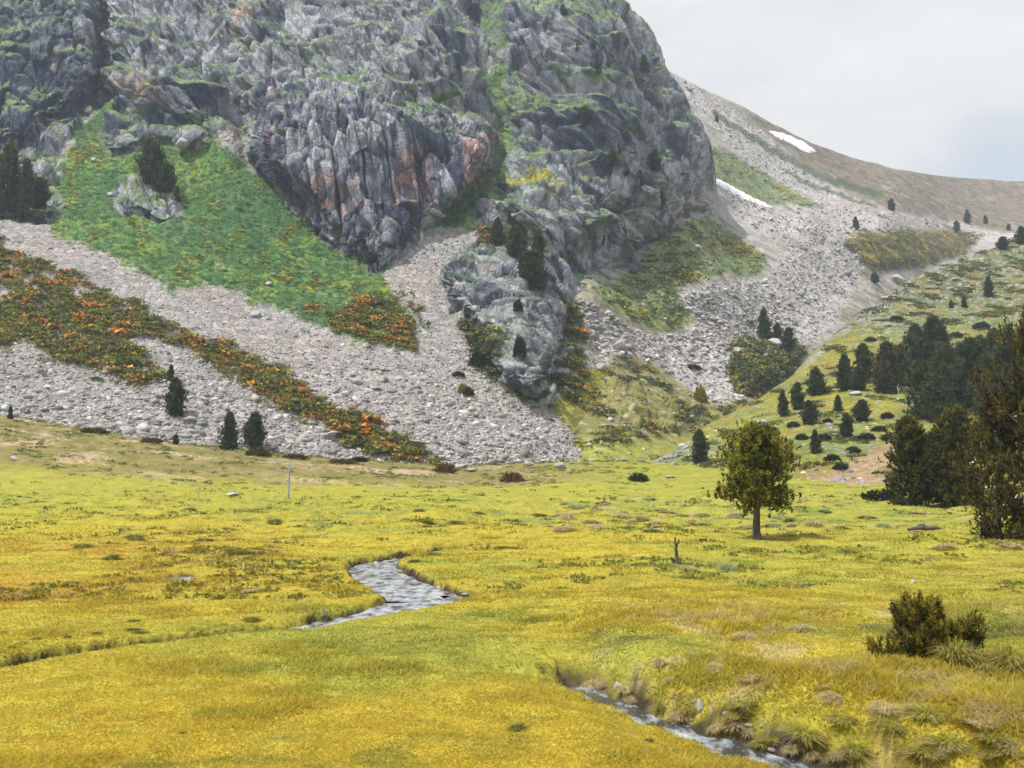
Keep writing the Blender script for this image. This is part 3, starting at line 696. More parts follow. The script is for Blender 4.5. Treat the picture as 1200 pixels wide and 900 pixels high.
Dd = dict(P=Pd.reshape(-1, 3), U=xs_, V=vs_, n=nd.reshape(-1, 3), nA=nA, nB=nB, up=up, ero=w_e, dry=w_d)
print('hillside', time.time() - T0)

bpy.context.view_layer.update()
TERR = [meadow, mountain, ridge, hill]
def hit(u, v, objs=TERR, miss=False):
    d = rays(u, v); dv = Vector(d).normalized(); best = None
    for o in objs:
        ok, loc, nor, idx = o.ray_cast(Vector(CAM), dv)
        if ok and (best is None or loc.y < best.y): best = loc
    if best is None:
        if miss: return None
        best = Vector(pt(u, v, np.array(300.)))
    return best

# ------------------------------------------------------------------ scatter helpers
def ico():
    t = (1 + 5 ** .5) / 2
    v = np.array([(-1, t, 0), (1, t, 0), (-1, -t, 0), (1, -t, 0), (0, -1, t), (0, 1, t), (0, -1, -t), (0, 1, -t), (t, 0, -1), (t, 0, 1), (-t, 0, -1), (-t, 0, 1)], float)
    f = np.array([(0, 11, 5), (0, 5, 1), (0, 1, 7), (0, 7, 10), (0, 10, 11), (1, 5, 9), (5, 11, 4), (11, 10, 2), (10, 7, 6), (7, 1, 8), (3, 9, 4), (3, 4, 2), (3, 2, 6), (3, 6, 8), (3, 8, 9), (4, 9, 5), (2, 4, 11), (6, 2, 10), (8, 6, 7), (9, 8, 1)])
    return v / np.linalg.norm(v[0]), f
ICO = ico()

def rot_mats(n, r, tilt=PI):
    a = r.uniform(0, 2 * PI, n); b = r.uniform(-tilt, tilt, n); c = r.uniform(0, 2 * PI, n)
    def Rz(t): 
        z = np.zeros((n, 3, 3)); z[:, 0, 0] = np.cos(t); z[:, 0, 1] = -np.sin(t); z[:, 1, 0] = np.sin(t); z[:, 1, 1] = np.cos(t); z[:, 2, 2] = 1; return z
    X = np.zeros((n, 3, 3)); X[:, 0, 0] = 1; X[:, 1, 1] = np.cos(b); X[:, 1, 2] = -np.sin(b); X[:, 2, 1] = np.sin(b); X[:, 2, 2] = np.cos(b)
    return Rz(a) @ X @ Rz(c)

def stones(name, P, size, col, mat, r, flat=.65):
    n = len(P)
    base = ICO[0][None] * r.uniform(.45, 1.25, (n, 12, 1))
    base = base * np.stack([r.uniform(.8, 1.35, n), r.uniform(.6, 1.0, n), r.uniform(.3, .7, n)], -1)[:, None]
    R = rot_mats(n, r, flat)
    Vv = np.einsum('nij,nkj->nki', R, base) * size[:, None, None] + P[:, None]
    F = (ICO[1][None] + 12 * np.arange(n)[:, None, None]).reshape(-1, 3)
    return mesh(name, Vv.reshape(-1, 3), F, np.repeat(col, 12, 0), mat, False, 'stuff')

def pick(S, w, n, r, urange=(-40, 1240), vrange=(-20, 920)):
    m = (S['U'] > urange[0]) & (S['U'] < urange[1]) & (S['V'] > vrange[0]) & (S['V'] < vrange[1])
    pw = np.where(m, w, 0).astype(float); pw /= pw.sum()
    return r.choice(len(pw), n, p=pw)

r = np.random.default_rng(21)
i1 = pick(B, B['scree'] ** 2, 34000, r); i2 = pick(Cc, Cc['scree'] ** 2, 12000, r); i3 = pick(Cc, Cc['rub'], 900, r); i4 = pick(Dd, (Dd['up'] * .8 + .15 + 2.5 * Dd['ero']), 2200, r)
i5 = pick(B, B['grass'], 380, r); i6 = pick(Cc, Cc['grs'], 420, r)
def stone_set(S, i, lo, hi, sig=.45):
    d = S['P'][i][:, 1]
    s = np.clip(lo * np.exp(r.normal(0, sig, len(i))), lo * .45, hi)
    if S is B: s = s * (.62 + .75 * ss(300, 540, S['V'][i] + 40 * fbm(S['P'][i] / 14, 2, 710)))
    return S['P'][i] + S['n'][i] * (s * .15)[:, None], s
parts = [stone_set(B, i1, .20, 1.15, .6), stone_set(Cc, i2, .38, 2.4, .55), stone_set(Cc, i3, .5, 1.6), stone_set(Dd, i4, .36, 1.4), stone_set(B, i5, .32, .9), stone_set(Cc, i6, .5, 1.6)]
PS = np.concatenate([a for a, b in parts]); SS = np.concatenate([b for a, b in parts])
tint = np.clip(.30 * np.exp(r.normal(0, .34, len(PS))), .07, .55)
tint[len(i1):len(i1) + len(i2)] *= 1.08
cst = tint[:, None] * (COL(1.02, .985, .965)[None] + r.normal(0, .035, (len(PS), 1)) * COL(1, .2, -.8)[None])
tag(stones('scree_rubble', PS, SS, cst, M_STONE, r), 'grey broken rubble covering the long fans below the cliffs', 'rubble', kind='stuff')
print('stones', time.time() - T0)

# low shrub mats: domes of small leaf faces
def clumps(name, P, rad, nl, colfn, mat, r, hgt=.6):
    n = len(P)
    th = r.uniform(0, 2 * PI, (n, nl)); rr = np.sqrt(r.uniform(0, 1, (n, nl)))
    loc = np.stack([rr * np.cos(th) * 1.25, rr * np.sin(th) * .9, hgt * (1 - .75 * rr ** 2) * r.uniform(.55, 1.0, (n, nl))], -1) * rad[:, None, None]
    cen = (P[:, None] + loc).reshape(-1, 3)
    m = n * nl
    ls = np.repeat(rad, nl) * r.uniform(.2, .42, m)
    a = r.normal(size=(m, 3)); a[:, 2] *= .5; a /= np.linalg.norm(a, axis=1)[:, None]
    b = r.normal(size=(m, 3)); b[:, 2] *= .6; b -= a * (a * b).sum(1)[:, None]; b /= np.linalg.norm(b, axis=1)[:, None]
    V3 = np.stack([cen - a * ls[:, None] * .7 - b * ls[:, None] * .45, cen + a * ls[:, None] * .7 - b * ls[:, None] * .4, cen + b * ls[:, None] * .8], 1)
    F = np.arange(m * 3).reshape(-1, 3)
    top = np.clip((loc[..., 2] / (rad[:, None] * hgt)).ravel(), 0, 1)
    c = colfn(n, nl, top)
    return mesh(name, V3.reshape(-1, 3), F, np.repeat(c, 3, 0), mat, False, 'stuff')

def shrub_cols(kindw):
    """kindw: per clump choice 0 dark green, 1 olive, 2 gold, 3 orange, 4 leaf green."""
    pal = np.array([(.085, .11, .038), (.21, .205, .05), (.42, .35, .04), (.66, .30, .055), (.13, .19, .05)])
    def f(n, nl, top):
        c = np.repeat(pal[kindw], nl, 0)
        dark = np.array([(.075, .09, .03)])
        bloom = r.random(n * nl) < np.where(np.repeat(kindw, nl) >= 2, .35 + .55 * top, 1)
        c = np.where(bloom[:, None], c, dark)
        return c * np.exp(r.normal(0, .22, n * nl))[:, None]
    return f

j1 = pick(B, B['shrub'] ** 2 * (1 + .6 * B['sh_o']), 9500, r)
u_, v_ = B['U'][j1], B['V'][j1]
pn_ = fbm(np.stack([u_ / 24, v_ / 11, 0 * u_], -1), 2, 500)
edge_or = ss(.10, .24, pn_ + .10 * ((u_ > 250) & (u_ < 520)))
k = r.random(len(j1))
kw = np.where(k < .72 * edge_or, 3, np.where(k < .62 * edge_or + .10, 2, np.where(k < .78, 1, 0)))
o_ = B['sh_o'][j1] > .4
kw = np.where(o_ & (k < .55), 0, np.where(o_ & (pn_ > .12), np.where(u_ > 640, 3, 2), kw))
j2 = pick(B, B['grass'] * (.15 + ss(.1, .35, B['gold'])), 2600, r, vrange=(130, 420))
kw2 = np.where(r.random(len(j2)) < .12 + .35 * ss(.1, .3, B['gold'][j2]), 2, 4)
PP = np.concatenate([B['P'][j1] , B['P'][j2]]); kk = np.concatenate([kw, kw2]).astype(int)
rad = np.concatenate([np.clip(.62 * np.exp(r.normal(0, .45, len(j1))), .3, 1.9), r.uniform(.25, .6, len(j2))])
j3 = pick(Cc, Cc['low'] * ss(545, 500, Cc['V']), 1500, r); k3 = r.random(len(j3)); kw3 = np.where(k3 < .5, 0, np.where(k3 < .75, 1, np.where(k3 < .93, 2, 3)))
j4 = pick(Cc, Cc['knoll'], 550, r); k4 = r.random(len(j4)); kw4 = np.where(k4 < .62, 0, np.where(k4 < .88, 1, 2))
j5 = pick(Cc, Cc['moss'] + .9 * Cc['yel'] + .35 * Cc['grs'], 760, r); k5 = r.random(len(j5)); kw5 = np.where(Cc['grs'][j5] > .4, np.where(k5 < .6, 4, 2), np.where(k5 < .45, 0, np.where(k5 < .75, 1, 2)))
PP = np.concatenate([PP, Cc['P'][j3], Cc['P'][j4], Cc['P'][j5]]); kk = np.concatenate([kk, kw3, kw4, kw5]).astype(int)
rad = np.concatenate([rad, r.uniform(.6, 1.3, len(j3)), r.uniform(.9, 1.8, len(j4)), r.uniform(.9, 1.9, len(j5))])
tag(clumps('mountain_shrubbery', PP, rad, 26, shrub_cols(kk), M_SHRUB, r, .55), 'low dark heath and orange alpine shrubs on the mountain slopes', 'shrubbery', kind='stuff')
matn = fbm(Dd['P'] / np.array([7, 9, 4]), 3, 520)
jd = pick(Dd, ss(.12, .28, matn + .1 * Dd['up']) * (1 - Dd['ero']) * (1 - .8 * Dd['dry']) * (.5 + ss(.0, 1, Dd['up']) + ss(500, 440, Dd['V'])), 6000, r)
kd = r.random(len(jd)); kwd = np.where(kd < .58, 0, np.where(kd < .84, 1, np.where(kd < .95, 4, 2))).astype(int)
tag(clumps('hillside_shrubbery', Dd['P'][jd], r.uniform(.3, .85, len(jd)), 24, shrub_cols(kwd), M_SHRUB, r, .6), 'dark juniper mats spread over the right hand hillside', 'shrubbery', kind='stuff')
# rhododendron and heath fringe along the meadow edge
ue_ = r.uniform(-40, 900, 900); ye_ = np.interp(ue_, EU, EY) * (1 + r.normal(0, .018, 900)); xe_ = (ue_ - 600) / 1200 * ye_
PE = np.stack([xe_, ye_, meadow_z(xe_, ye_)], -1)
gate = fbm(np.stack([ue_ / 22, ye_ / 3, 0 * ue_], -1), 3, 530) > .05
ke = np.where(r.random(900) < .5, 1, np.where(r.random(900) < .5, 0, 2)).astype(int)
heath_n = 900
uh = r.uniform(-40, 760, 5200); vh = r.uniform(495, 580, 5200)
yh = np.interp(uh, EU, EY) * r.uniform(.72, 1.0, 5200); xh = (uh - 600) / 1200 * yh
gh = fbm(np.stack([xh / 5, yh / 6, 0 * xh], -1), 3, 533) > .08
PH = np.stack([xh, yh, meadow_z(xh, yh)], -1)[gh]
PE = np.concatenate([PE[gate], PH]); ke = np.concatenate([ke[gate], np.where(r.random(len(PH)) < .6, 1, 4)]).astype(int)
tag(clumps('heath_shrubbery', PE, np.concatenate([r.uniform(.3, .8, gate.sum()), r.uniform(.18, .42, len(PH))]), 20, shrub_cols(ke), M_SHRUB, r, .5), 'olive heath tufts along the far edge of the meadow', 'shrubbery', kind='stuff')
print('shrubs', time.time() - T0)

# ------------------------------------------------------------------ grass blades on the meadow
def blades(P, h, w, lean, colb, colt, r):
    n = len(P)
    a = r.uniform(0, 2 * PI, n); side = np.stack([np.cos(a), np.sin(a), 0 * a], -1) * (w * .5)[:, None]
    b = r.uniform(0, 2 * PI, n); tip = np.stack([np.cos(b) * lean, np.sin(b) * lean, h], -1)
    mid = tip * np.array([.4, .4, .6])
    V5 = np.stack([P - side, P + side, P + mid + side * .7, P + mid - side * .7, P + tip], 1)
    o = 5 * np.arange(n)[:, None]
    F = np.concatenate([np.concatenate([o, o + 1, o + 2], 1), np.concatenate([o, o + 2, o + 3], 1), np.concatenate([o + 3, o + 2, o + 4], 1)])
    cm = (colb + colt) / 2
    cc = np.stack([colb, colb, cm, cm, colt], 1)
    return V5.reshape(-1, 3), F, cc.reshape(-1, 3)

r = np.random.default_rng(33)
nt_ = 56000
v0 = 562 + 398 * r.uniform(0.0, 1, nt_) ** .8; u0 = r.uniform(-30, 1230, nt_)
g0 = ground_pt(u0, v0); tx, ty = g0[:, 0], g0[:, 1]
a1, a2, a3 = stream_sdf(tx, ty); ok = (a1 > .12) & (a2 > .10) & (a3 > .1)
tx, ty = tx[ok], ty[ok]; nt_ = len(tx)
tn = fbm(np.stack([tx / 1.6, ty / 1.6, 0 * tx], -1), 3, 540)
rough = ss(.1, 1.2, a2[ok]) * (ty > np.interp(tx, ST2X, ST2Y)) * ss(.9, 1.9, tx) * ss(26, 18, ty)
nb_ = 9
th = (.016 + .022 * ss(0, .45, tn) + .045 * rough * ss(-.2, .3, tn)) * np.exp(r.normal(0, .3, nt_)) + np.minimum(ty, 60) * (.0006 + .0017 * ss(.05, .4, tn))
rx = np.repeat(tx, nb_) + r.normal(0, 1, nt_ * nb_) * np.repeat(.05 + ty * .003, nb_); ry = np.repeat(ty, nb_) + r.normal(0, 1, nt_ * nb_) * np.repeat(.05 + ty * .004, nb_)
q1, q2, q3 = stream_sdf(rx, ry); ok = (q1 > .05) & (q2 > .08) & (q3 > .03) & (bank_soil(rx, ry, q2) < r.uniform(.2, .9, len(rx)))
hh = (np.repeat(th, nb_) * r.uniform(.6, 1.25, nt_ * nb_))[ok]; rx, ry = rx[ok], ry[ok]
gc = meadow_col(rx, ry)
tt = np.exp(r.normal(0, .11, len(rx)))[:, None]
dry = (r.random(len(rx)) < .08)[:, None]
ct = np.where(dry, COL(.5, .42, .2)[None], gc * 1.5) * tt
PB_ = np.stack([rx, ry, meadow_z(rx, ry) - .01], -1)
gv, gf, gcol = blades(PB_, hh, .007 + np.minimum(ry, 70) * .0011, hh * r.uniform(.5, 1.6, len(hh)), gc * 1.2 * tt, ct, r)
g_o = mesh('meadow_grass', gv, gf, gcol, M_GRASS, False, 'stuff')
tag(g_o, 'short yellow green grass covering the meadow', 'grass', kind='stuff')
print('grass', time.time() - T0, len(rx))

# uneven clumps that roughen the middle and far turf
uc = r.uniform(-40, 1240, 5200); vc = 572 + 130 * r.uniform(0, 1, 5200) ** 1.2
gq = ground_pt(uc, vc); cx_, cy_ = gq[:, 0], gq[:, 1]
cn = fbm(np.stack([cx_ / 6, cy_ / 7, 0 * cx_], -1), 3, 560) + .5 * fbm(np.stack([cx_ / 1.5, cy_ / 1.5, 0 * cx_], -1), 2, 563)
b1, b2, b3 = stream_sdf(cx_, cy_)
kp = (cn > .10 - .08 * (cy_ > 48)) & (np.minimum(b1, np.minimum(b2, b3)) > .35)
cx_, cy_ = cx_[kp], cy_[kp]; ncl = len(cx_)
rc = r.uniform(.10, .26, ncl) * (.6 + np.minimum(cy_, 90) / 60)
def turf_cols(n, nl, top):
    g_ = meadow_col(np.repeat(cx_, nl), np.repeat(cy_, nl)) * .8
    k_ = np.repeat(r.random(n), nl)[:, None]
    g_ = np.where(k_ < .4, COL(.16, .19, .042)[None], np.where(k_ < .55, COL(.34, .27, .14)[None], g_))
    return g_ * np.exp(r.normal(0, .15, n * nl))[:, None]
tag(clumps('meadow_turf_grass', np.stack([cx_, cy_, meadow_z(cx_, cy_) - .02], -1), rc, 16, turf_cols, M_GRASS, r, .45), 'uneven clumps of coarse grass across the middle of the meadow', 'grass', kind='stuff')

# ------------------------------------------------------------------ water
def water_mat():
    m, nt, b, out = new_mat('stream_water')
    pos = nt.nodes.new('ShaderNodeNewGeometry').outputs['Position']
    mp = N(nt, 'ShaderNodeMapping'); mp.inputs['Scale'].default_value = (1.1, .5, 1); nt.links.new(pos, mp.inputs['Vector'])
    n1 = noise_node(nt, mp.outputs[0], 3.5, 5, 0.6); n2 = noise_node(nt, mp.outputs[0], 11, 3, 0.6)
    mx = N(nt, 'ShaderNodeMix', data_type='RGBA'); mx.inputs[6].default_value = (.04, .042, .045, 1); mx.inputs[7].default_value = (.55, .61, .72, 1)  # dark water with pale sky reflection painted into the base colour
    sy = N(nt, 'ShaderNodeSeparateXYZ'); nt.links.new(pos, sy.inputs[0])
    fl = N(nt, 'ShaderNodeMath', operation='ADD'); nt.links.new(n1.outputs['Fac'], fl.inputs[0]); nt.links.new(ramp(nt, sy.outputs['Y'], 15, 21, 0, .09), fl.inputs[1])   # more of the painted sky sheen on the middle reach
    nt.links.new(ramp(nt, fl.outputs[0], .47, .68, 0, .8), mx.inputs[0]); nt.links.new(mx.outputs[2], b.inputs['Base Color'])
    ad = N(nt, 'ShaderNodeMath', operation='MULTIPLY_ADD'); nt.links.new(n2.outputs['Fac'], ad.inputs[0]); ad.inputs[1].default_value = .35; nt.links.new(n1.outputs['Fac'], ad.inputs[2])
    bp = N(nt, 'ShaderNodeBump', Strength=.4, Distance=.06); nt.links.new(ad.outputs[0], bp.inputs['Height']); nt.links.new(bp.outputs[0], b.inputs['Normal'])
    b.inputs['Roughness'].default_value = .08; b.inputs['Specular IOR Level'].default_value = .5; b.inputs['IOR'].default_value = 1.33
    return m
M_WATER = water_mat()
def ribbon(name, line, z, extra=.3):
    pts = []
    for k in range(len(line) - 1):
        for t in np.linspace(0, 1, 8, endpoint=False):
            pts.append([a + (b - a) * t for a, b in zip(line[k], line[k + 1])])
    pts.append(line[-1]); pts = np.array(pts)
    d = np.gradient(pts[:, :2], axis=0); d /= np.linalg.norm(d, axis=1)[:, None]
    nn_ = np.stack([-d[:, 1], d[:, 0]], -1)
    rows_ = []
    for s in np.linspace(-1, 1, 7):
        xy = pts[:, :2] + nn_ * (s * (pts[:, 2] + extra))[:, None]
        rows_.append(np.c_[xy, np.full(len(xy), z)])
    P_ = np.stack(rows_, 0)
    return mesh(name, P_.reshape(-1, 3), grid_faces(*P_.shape[:2]), None, M_WATER, True, 'structure')
ribbon('stream_water', ST1[:13], W1 - .05); ribbon('stream_water', ST1B, W1 - .046, .2); ribbon('stream_water', ST2, W2)
a = np.linspace(0, 2 * PI, 24, endpoint=False)
vv = np.c_[PUD[0] + .9 * np.cos(a), PUD[1] + 1.4 * np.sin(a), np.full(24, -.085)]
fz = np.array([(0, k, k + 1) for k in range(1, 23)])
mesh('pond_water', vv, fz, None, M_WATER, False, 'structure')

# ------------------------------------------------------------------ pines
def tube(path, rads, ns=7):
    path = np.array(path, float); rads = np.array(rads, float); k = len(path)
    d = np.gradient(path, axis=0); d /= np.linalg.norm(d, axis=1)[:, None] + 1e-9
    ref = np.where(np.abs(d[:, 2:3]) > .9, np.array([[1., 0, 0]]), np.array([[0, 0, 1.]]))
    s = np.cross(d, ref); s /= np.linalg.norm(s, axis=1)[:, None]; t = np.cross(d, s)
    a = np.linspace(0, 2 * PI, ns, endpoint=False)
    V_ = (path[:, None] + (s[:, None] * np.cos(a)[None, :, None] + t[:, None] * np.sin(a)[None, :, None]) * rads[:, None, None]).reshape(-1, 3)
    F = []
    for i in range(k - 1):
        for j in range(ns):
            F.append((i * ns + j, i * ns + (j + 1) % ns, (i + 1) * ns + (j + 1) % ns, (i + 1) * ns + j))
    return V_, np.array(F)

def join(parts):
    Vs, Fs, o = [], [], 0
    for v, f in parts:
        Vs.append(v); Fs.append(f + o); o += len(v)
    return np.concatenate(Vs), np.concatenate(Fs)

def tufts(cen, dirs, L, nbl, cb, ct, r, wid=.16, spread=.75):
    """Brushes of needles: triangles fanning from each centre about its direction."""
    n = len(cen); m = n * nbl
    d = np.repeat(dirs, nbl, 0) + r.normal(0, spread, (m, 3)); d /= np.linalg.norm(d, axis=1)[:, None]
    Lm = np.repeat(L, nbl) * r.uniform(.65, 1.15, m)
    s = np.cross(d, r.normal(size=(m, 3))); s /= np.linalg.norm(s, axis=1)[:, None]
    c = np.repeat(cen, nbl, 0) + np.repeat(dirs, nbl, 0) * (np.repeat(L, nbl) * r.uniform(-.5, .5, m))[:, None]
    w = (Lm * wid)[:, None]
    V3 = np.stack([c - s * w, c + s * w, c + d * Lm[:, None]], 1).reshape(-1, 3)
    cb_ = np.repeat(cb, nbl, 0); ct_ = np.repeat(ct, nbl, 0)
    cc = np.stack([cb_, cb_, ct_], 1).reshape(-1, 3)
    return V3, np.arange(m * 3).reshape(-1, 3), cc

def make_pine(seed, H, zb, R, prof, nbr, ntf, nbl, tl, dark, mid, tip, tipf, tr=.03, wid=.16, lean=0.0, leader=True, spread=.8, up=.5, jit=(.68, 1.12), clus=1.0):
    """One pine: trunk mesh with limbs, crown mesh of needle brushes along the boughs."""
    r = np.random.default_rng(seed)
    zs = np.linspace(0, H * .96, 12)
    bend = np.stack([lean * H * (zs / H) ** 2 + .012 * H * np.sin(zs / H * 5 + seed), .01 * H * np.cos(zs / H * 4 + seed), zs], -1); bend[0, :2] = 0
    rad = tr * H * (1 - .88 * zs / H); rad[0] *= 1.35
    parts_ = [tube(bend, rad, 8)]
    cen, dirs, tipw = [], [], []
    for k in range(nbr):
        t = (k + r.uniform(.1, .9)) / nbr
        z = zb + (H - zb) * t * .97
        az = k * 2.39996 + r.normal(0, .35)
        Lb = R * prof(t) * r.uniform(*jit)
        base = np.array([np.interp(z, zs, bend[:, 0]), np.interp(z, zs, bend[:, 1]), z])
        el = math.radians(-12 + 62 * t + r.normal(0, 9))
        dv = np.array([math.cos(az) * math.cos(el), math.sin(az) * math.cos(el), math.sin(el)])
        s = np.linspace(0, 1, 5)
        path = base + dv * (s * Lb)[:, None]; path[:, 2] += up * .35 * Lb * s ** 2
        parts_.append(tube(path, np.maximum(.17 * tr * H * (1 - .8 * s) * (.5 + prof(t)), .004 * H * .3), 5))
        for q_ in range(ntf):
            s_ = r.uniform(.22, 1.0) ** .7
            pos = base + dv * (s_ * Lb); pos[2] += up * .35 * Lb * s_ ** 2
            sd = r.normal(0, 1, 3) * np.array([1, 1, .75]) * (.10 * R + .17 * Lb * (1.1 - s_ * .6)) * clus
            cen.append(pos + sd)
            od = dv * .45 + np.array([0, 0, .75]) + r.normal(0, .3, 3); dirs.append(od / np.linalg.norm(od))
            tipw.append(s_)
    if leader:
        for z in np.linspace(H * .9, H * 1.03, 9):
            cen.append(np.array([bend[-1, 0], bend[-1, 1], z])); dirs.append(np.array([0, 0, 1.])); tipw.append(1)
    cen = np.array(cen); dirs = np.array(dirs); tipw = np.array(tipw); n = len(cen)
    sh = np.exp(r.normal(0, .2, n))[:, None]
    yellow = (r.random(n) < tipf * (.35 + .65 * tipw))[:, None]
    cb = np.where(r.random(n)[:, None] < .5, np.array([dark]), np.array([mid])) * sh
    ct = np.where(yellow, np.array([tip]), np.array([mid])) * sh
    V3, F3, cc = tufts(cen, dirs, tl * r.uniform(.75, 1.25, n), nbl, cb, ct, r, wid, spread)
    tm = mesh('trunk', *join(parts_), None, M_BARK, True, link=False)
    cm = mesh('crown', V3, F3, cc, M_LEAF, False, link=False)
    return tm, cm, H

DK, MD = (.026, .044, .022), (.082, .105, .038)
drop = lambda t: max(.05, math.sin(PI * (.30 + .695 * t)) ** .95 * (1.04 - .12 * t))
oval = lambda t: (math.sin(PI * min(1, (.22 + .80 * t))) ** .7) if t < 1 else .05
cone = lambda t: max(.06, (1 - t) ** .75) * (.75 + .25 * min(1, t * 6))
egg = lambda t: max(.08, math.sin(PI * (.30 + .69 * t)) ** .85)
PROTO = {
    'egg1': make_pine(1, 7, .55, 1.75, egg, 66, 13, 12, .50, DK, MD, (.10, .115, .035), .4),
    'egg2': make_pine(2, 7, .7, 2.1, egg, 70, 13, 12, .52, DK, MD, (.10, .115, .035), .4, lean=.03),
    'cone1': make_pine(3, 7, .3, 1.75, cone, 66, 12, 12, .48, DK, MD, (.09, .11, .033), .4),
    'cone2': make_pine(4, 7, .35, 2.1, cone, 70, 13, 12, .48, DK, MD, (.09, .11, .033), .4, lean=-.02),
    'thin': make_pine(5, 8, .9, 1.5, egg, 64, 12, 12, .48, DK, MD, (.08, .10, .03), .4, lean=.02),
    'pale': make_pine(7, 7, .5, 1.8, egg, 62, 11, 12, .46, (.03, .045, .02), (.085, .11, .042), (.15, .16, .05), .5),
    'gold': make_pine(6, 7, .5, 1.9, egg, 76, 17, 13, .36, (.024, .032, .013), (.07, .08, .022), (.22, .18, .03), .5),
}
def place(proto, name, loc, rz, s, sx=1.0, link=True):
    tm, cm, H = proto
    o = empty(name, loc, rz); o.scale = (s * sx, s * sx, s)
    for nm, me in (('trunk', tm), ('crown', cm)):
        c = bpy.data.objects.new(nm, me); C.objects.link(c); c.parent = o
    return o
r2 = random.Random(5)
def pine_at(kind, u, v, hpx, label, group=None, sx=1.0, sink=.03, name='pine_tree', objs=TERR):
    p = hit(u, v, objs); H = hpx / 1200 * p.y / math.cos(PITCH); pr_ = PROTO[kind]
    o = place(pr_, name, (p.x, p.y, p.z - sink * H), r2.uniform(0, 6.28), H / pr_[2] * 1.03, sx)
    return tag(o, label, 'tree', group)

# left foot of the mountain
GL = 'pines on the scree below the mountain'
pine_at('egg1', 205, 487, 42, 'dark pine on grey scree with a smaller crown rising behind it', GL, 1.05)
pine_at('cone1', 200, 450, 22, 'small pine crown just above the dark pine on the scree', GL)
pine_at('cone2', 268, 527, 42, 'pointed pine at the scree foot, left of the rounder twin pine', GL, .95)
pine_at('egg2', 298, 527, 41, 'rounded pine at the scree foot beside its pointed neighbour', GL, .95)
pine_at('cone1', 12, 491, 15, 'tiny pine on the meadow edge at the far left of the photo', GL)
pine_at('egg1', 206, 521, 11, 'tiny bushy pine at the meadow edge below the scree', GL, 1.3)
GU = 'pines growing high on the crags'
pine_at('egg2', 8, 250, 80, 'tallest dark pine at the left edge below the cliff', GU, .62)
pine_at('egg1', 30, 246, 58, 'narrow dark pine right of the tallest one at the left edge', GU, .62)
pine_at('egg2', 45, 243, 34, 'short dark pine at the foot of the crag by the left edge', GU, 1.2)
pine_at('egg1', 177, 215, 52, 'big dark oval pine above the little crag on the green slope', GU, 1.15)
pine_at('egg2', 194, 226, 34, 'squat dark pine leaning on the oval pine by the crag', GU, 1.1)
pine_at('cone1', 207, 236, 18, 'small bushy pine below the squat pine by the crag', GU, 1.2)
pine_at('cone2', 583, 288, 32, 'pointed pine topping the left end of the rock outcrop', GU, 1.1)
pine_at('egg2', 605, 302, 36, 'broad pine in the middle of the trio on the rock outcrop', GU, 1.1)
pine_at('egg1', 631, 302, 30, 'rounded pine at the right end of the outcrop top', GU, 1.0)
pine_at('egg2', 626, 340, 46, 'tall dark pine growing on the face of the rock outcrop', GU, 1.0)
pine_at('egg1', 616, 326, 30, 'low pine tucked beside the tall pine on the outcrop face', GU, 1.1)
pine_at('egg1', 686, 148, 24, 'lone dark oval pine on the ledge of the right cliff', GU, 1.0)
pine_at('cone2', 755, 85, 21, 'dark pine just below the steep skyline ridge', GU, 1.2)
for u_, v_, h_, s_ in [(676, 60, 11, .8), (695, 58, 10, 1.2), (700, 87, 15, 1.1), (660, 18, 12, 1.2), (718, 196, 20, 1.2), (768, 200, 24, 1.1), (750, 218, 18, 1.2), (733, 207, 16, 1.1), (705, 287, 14, 1.1), (775, 240, 16, 1.2), (724, 180, 12, 1.2)]:
    pine_at(r2.choice(['egg1', 'cone2', 'egg2']), u_, v_, h_, 'small dark pine clinging to the cliff of the right buttress', 'small pines clinging to the right buttress', s_)
GF = 'lone pines dotted over the far scree'
for u_, v_, h_, l_ in [(1045, 247, 14, 'round dark pine alone on the far scree under the ridge'), (1003, 269, 15, 'pine at the left end of the mossy far shelf'), (1134, 262, 16, 'pointed far pine, second of the row near the top right'),
                       (1121, 272, 13, 'round low pine just left of the pointed far pine'), (1155, 262, 10, 'little pine right of the pointed far pine'), (1182, 270, 8, 'tiniest pine at the right end of the far row'), (840, 143, 9, 'tiny pine high on the upper far scree')]:
    pine_at(r2.choice(['egg1', 'cone1']), u_, v_, h_, l_, GF, 1.15)
pine_at('cone1', 896, 398, 35, 'tallest pointed pine on the dark knoll in the valley', 'pines on the valley knoll', 1.0)
pine_at('egg1', 911, 402, 22, 'middle pine on the dark knoll in the valley', 'pines on the valley knoll', 1.1)
pine_at('egg2', 924, 410, 25, 'right pine beside the big boulder on the valley knoll', 'pines on the valley knoll', 1.0)
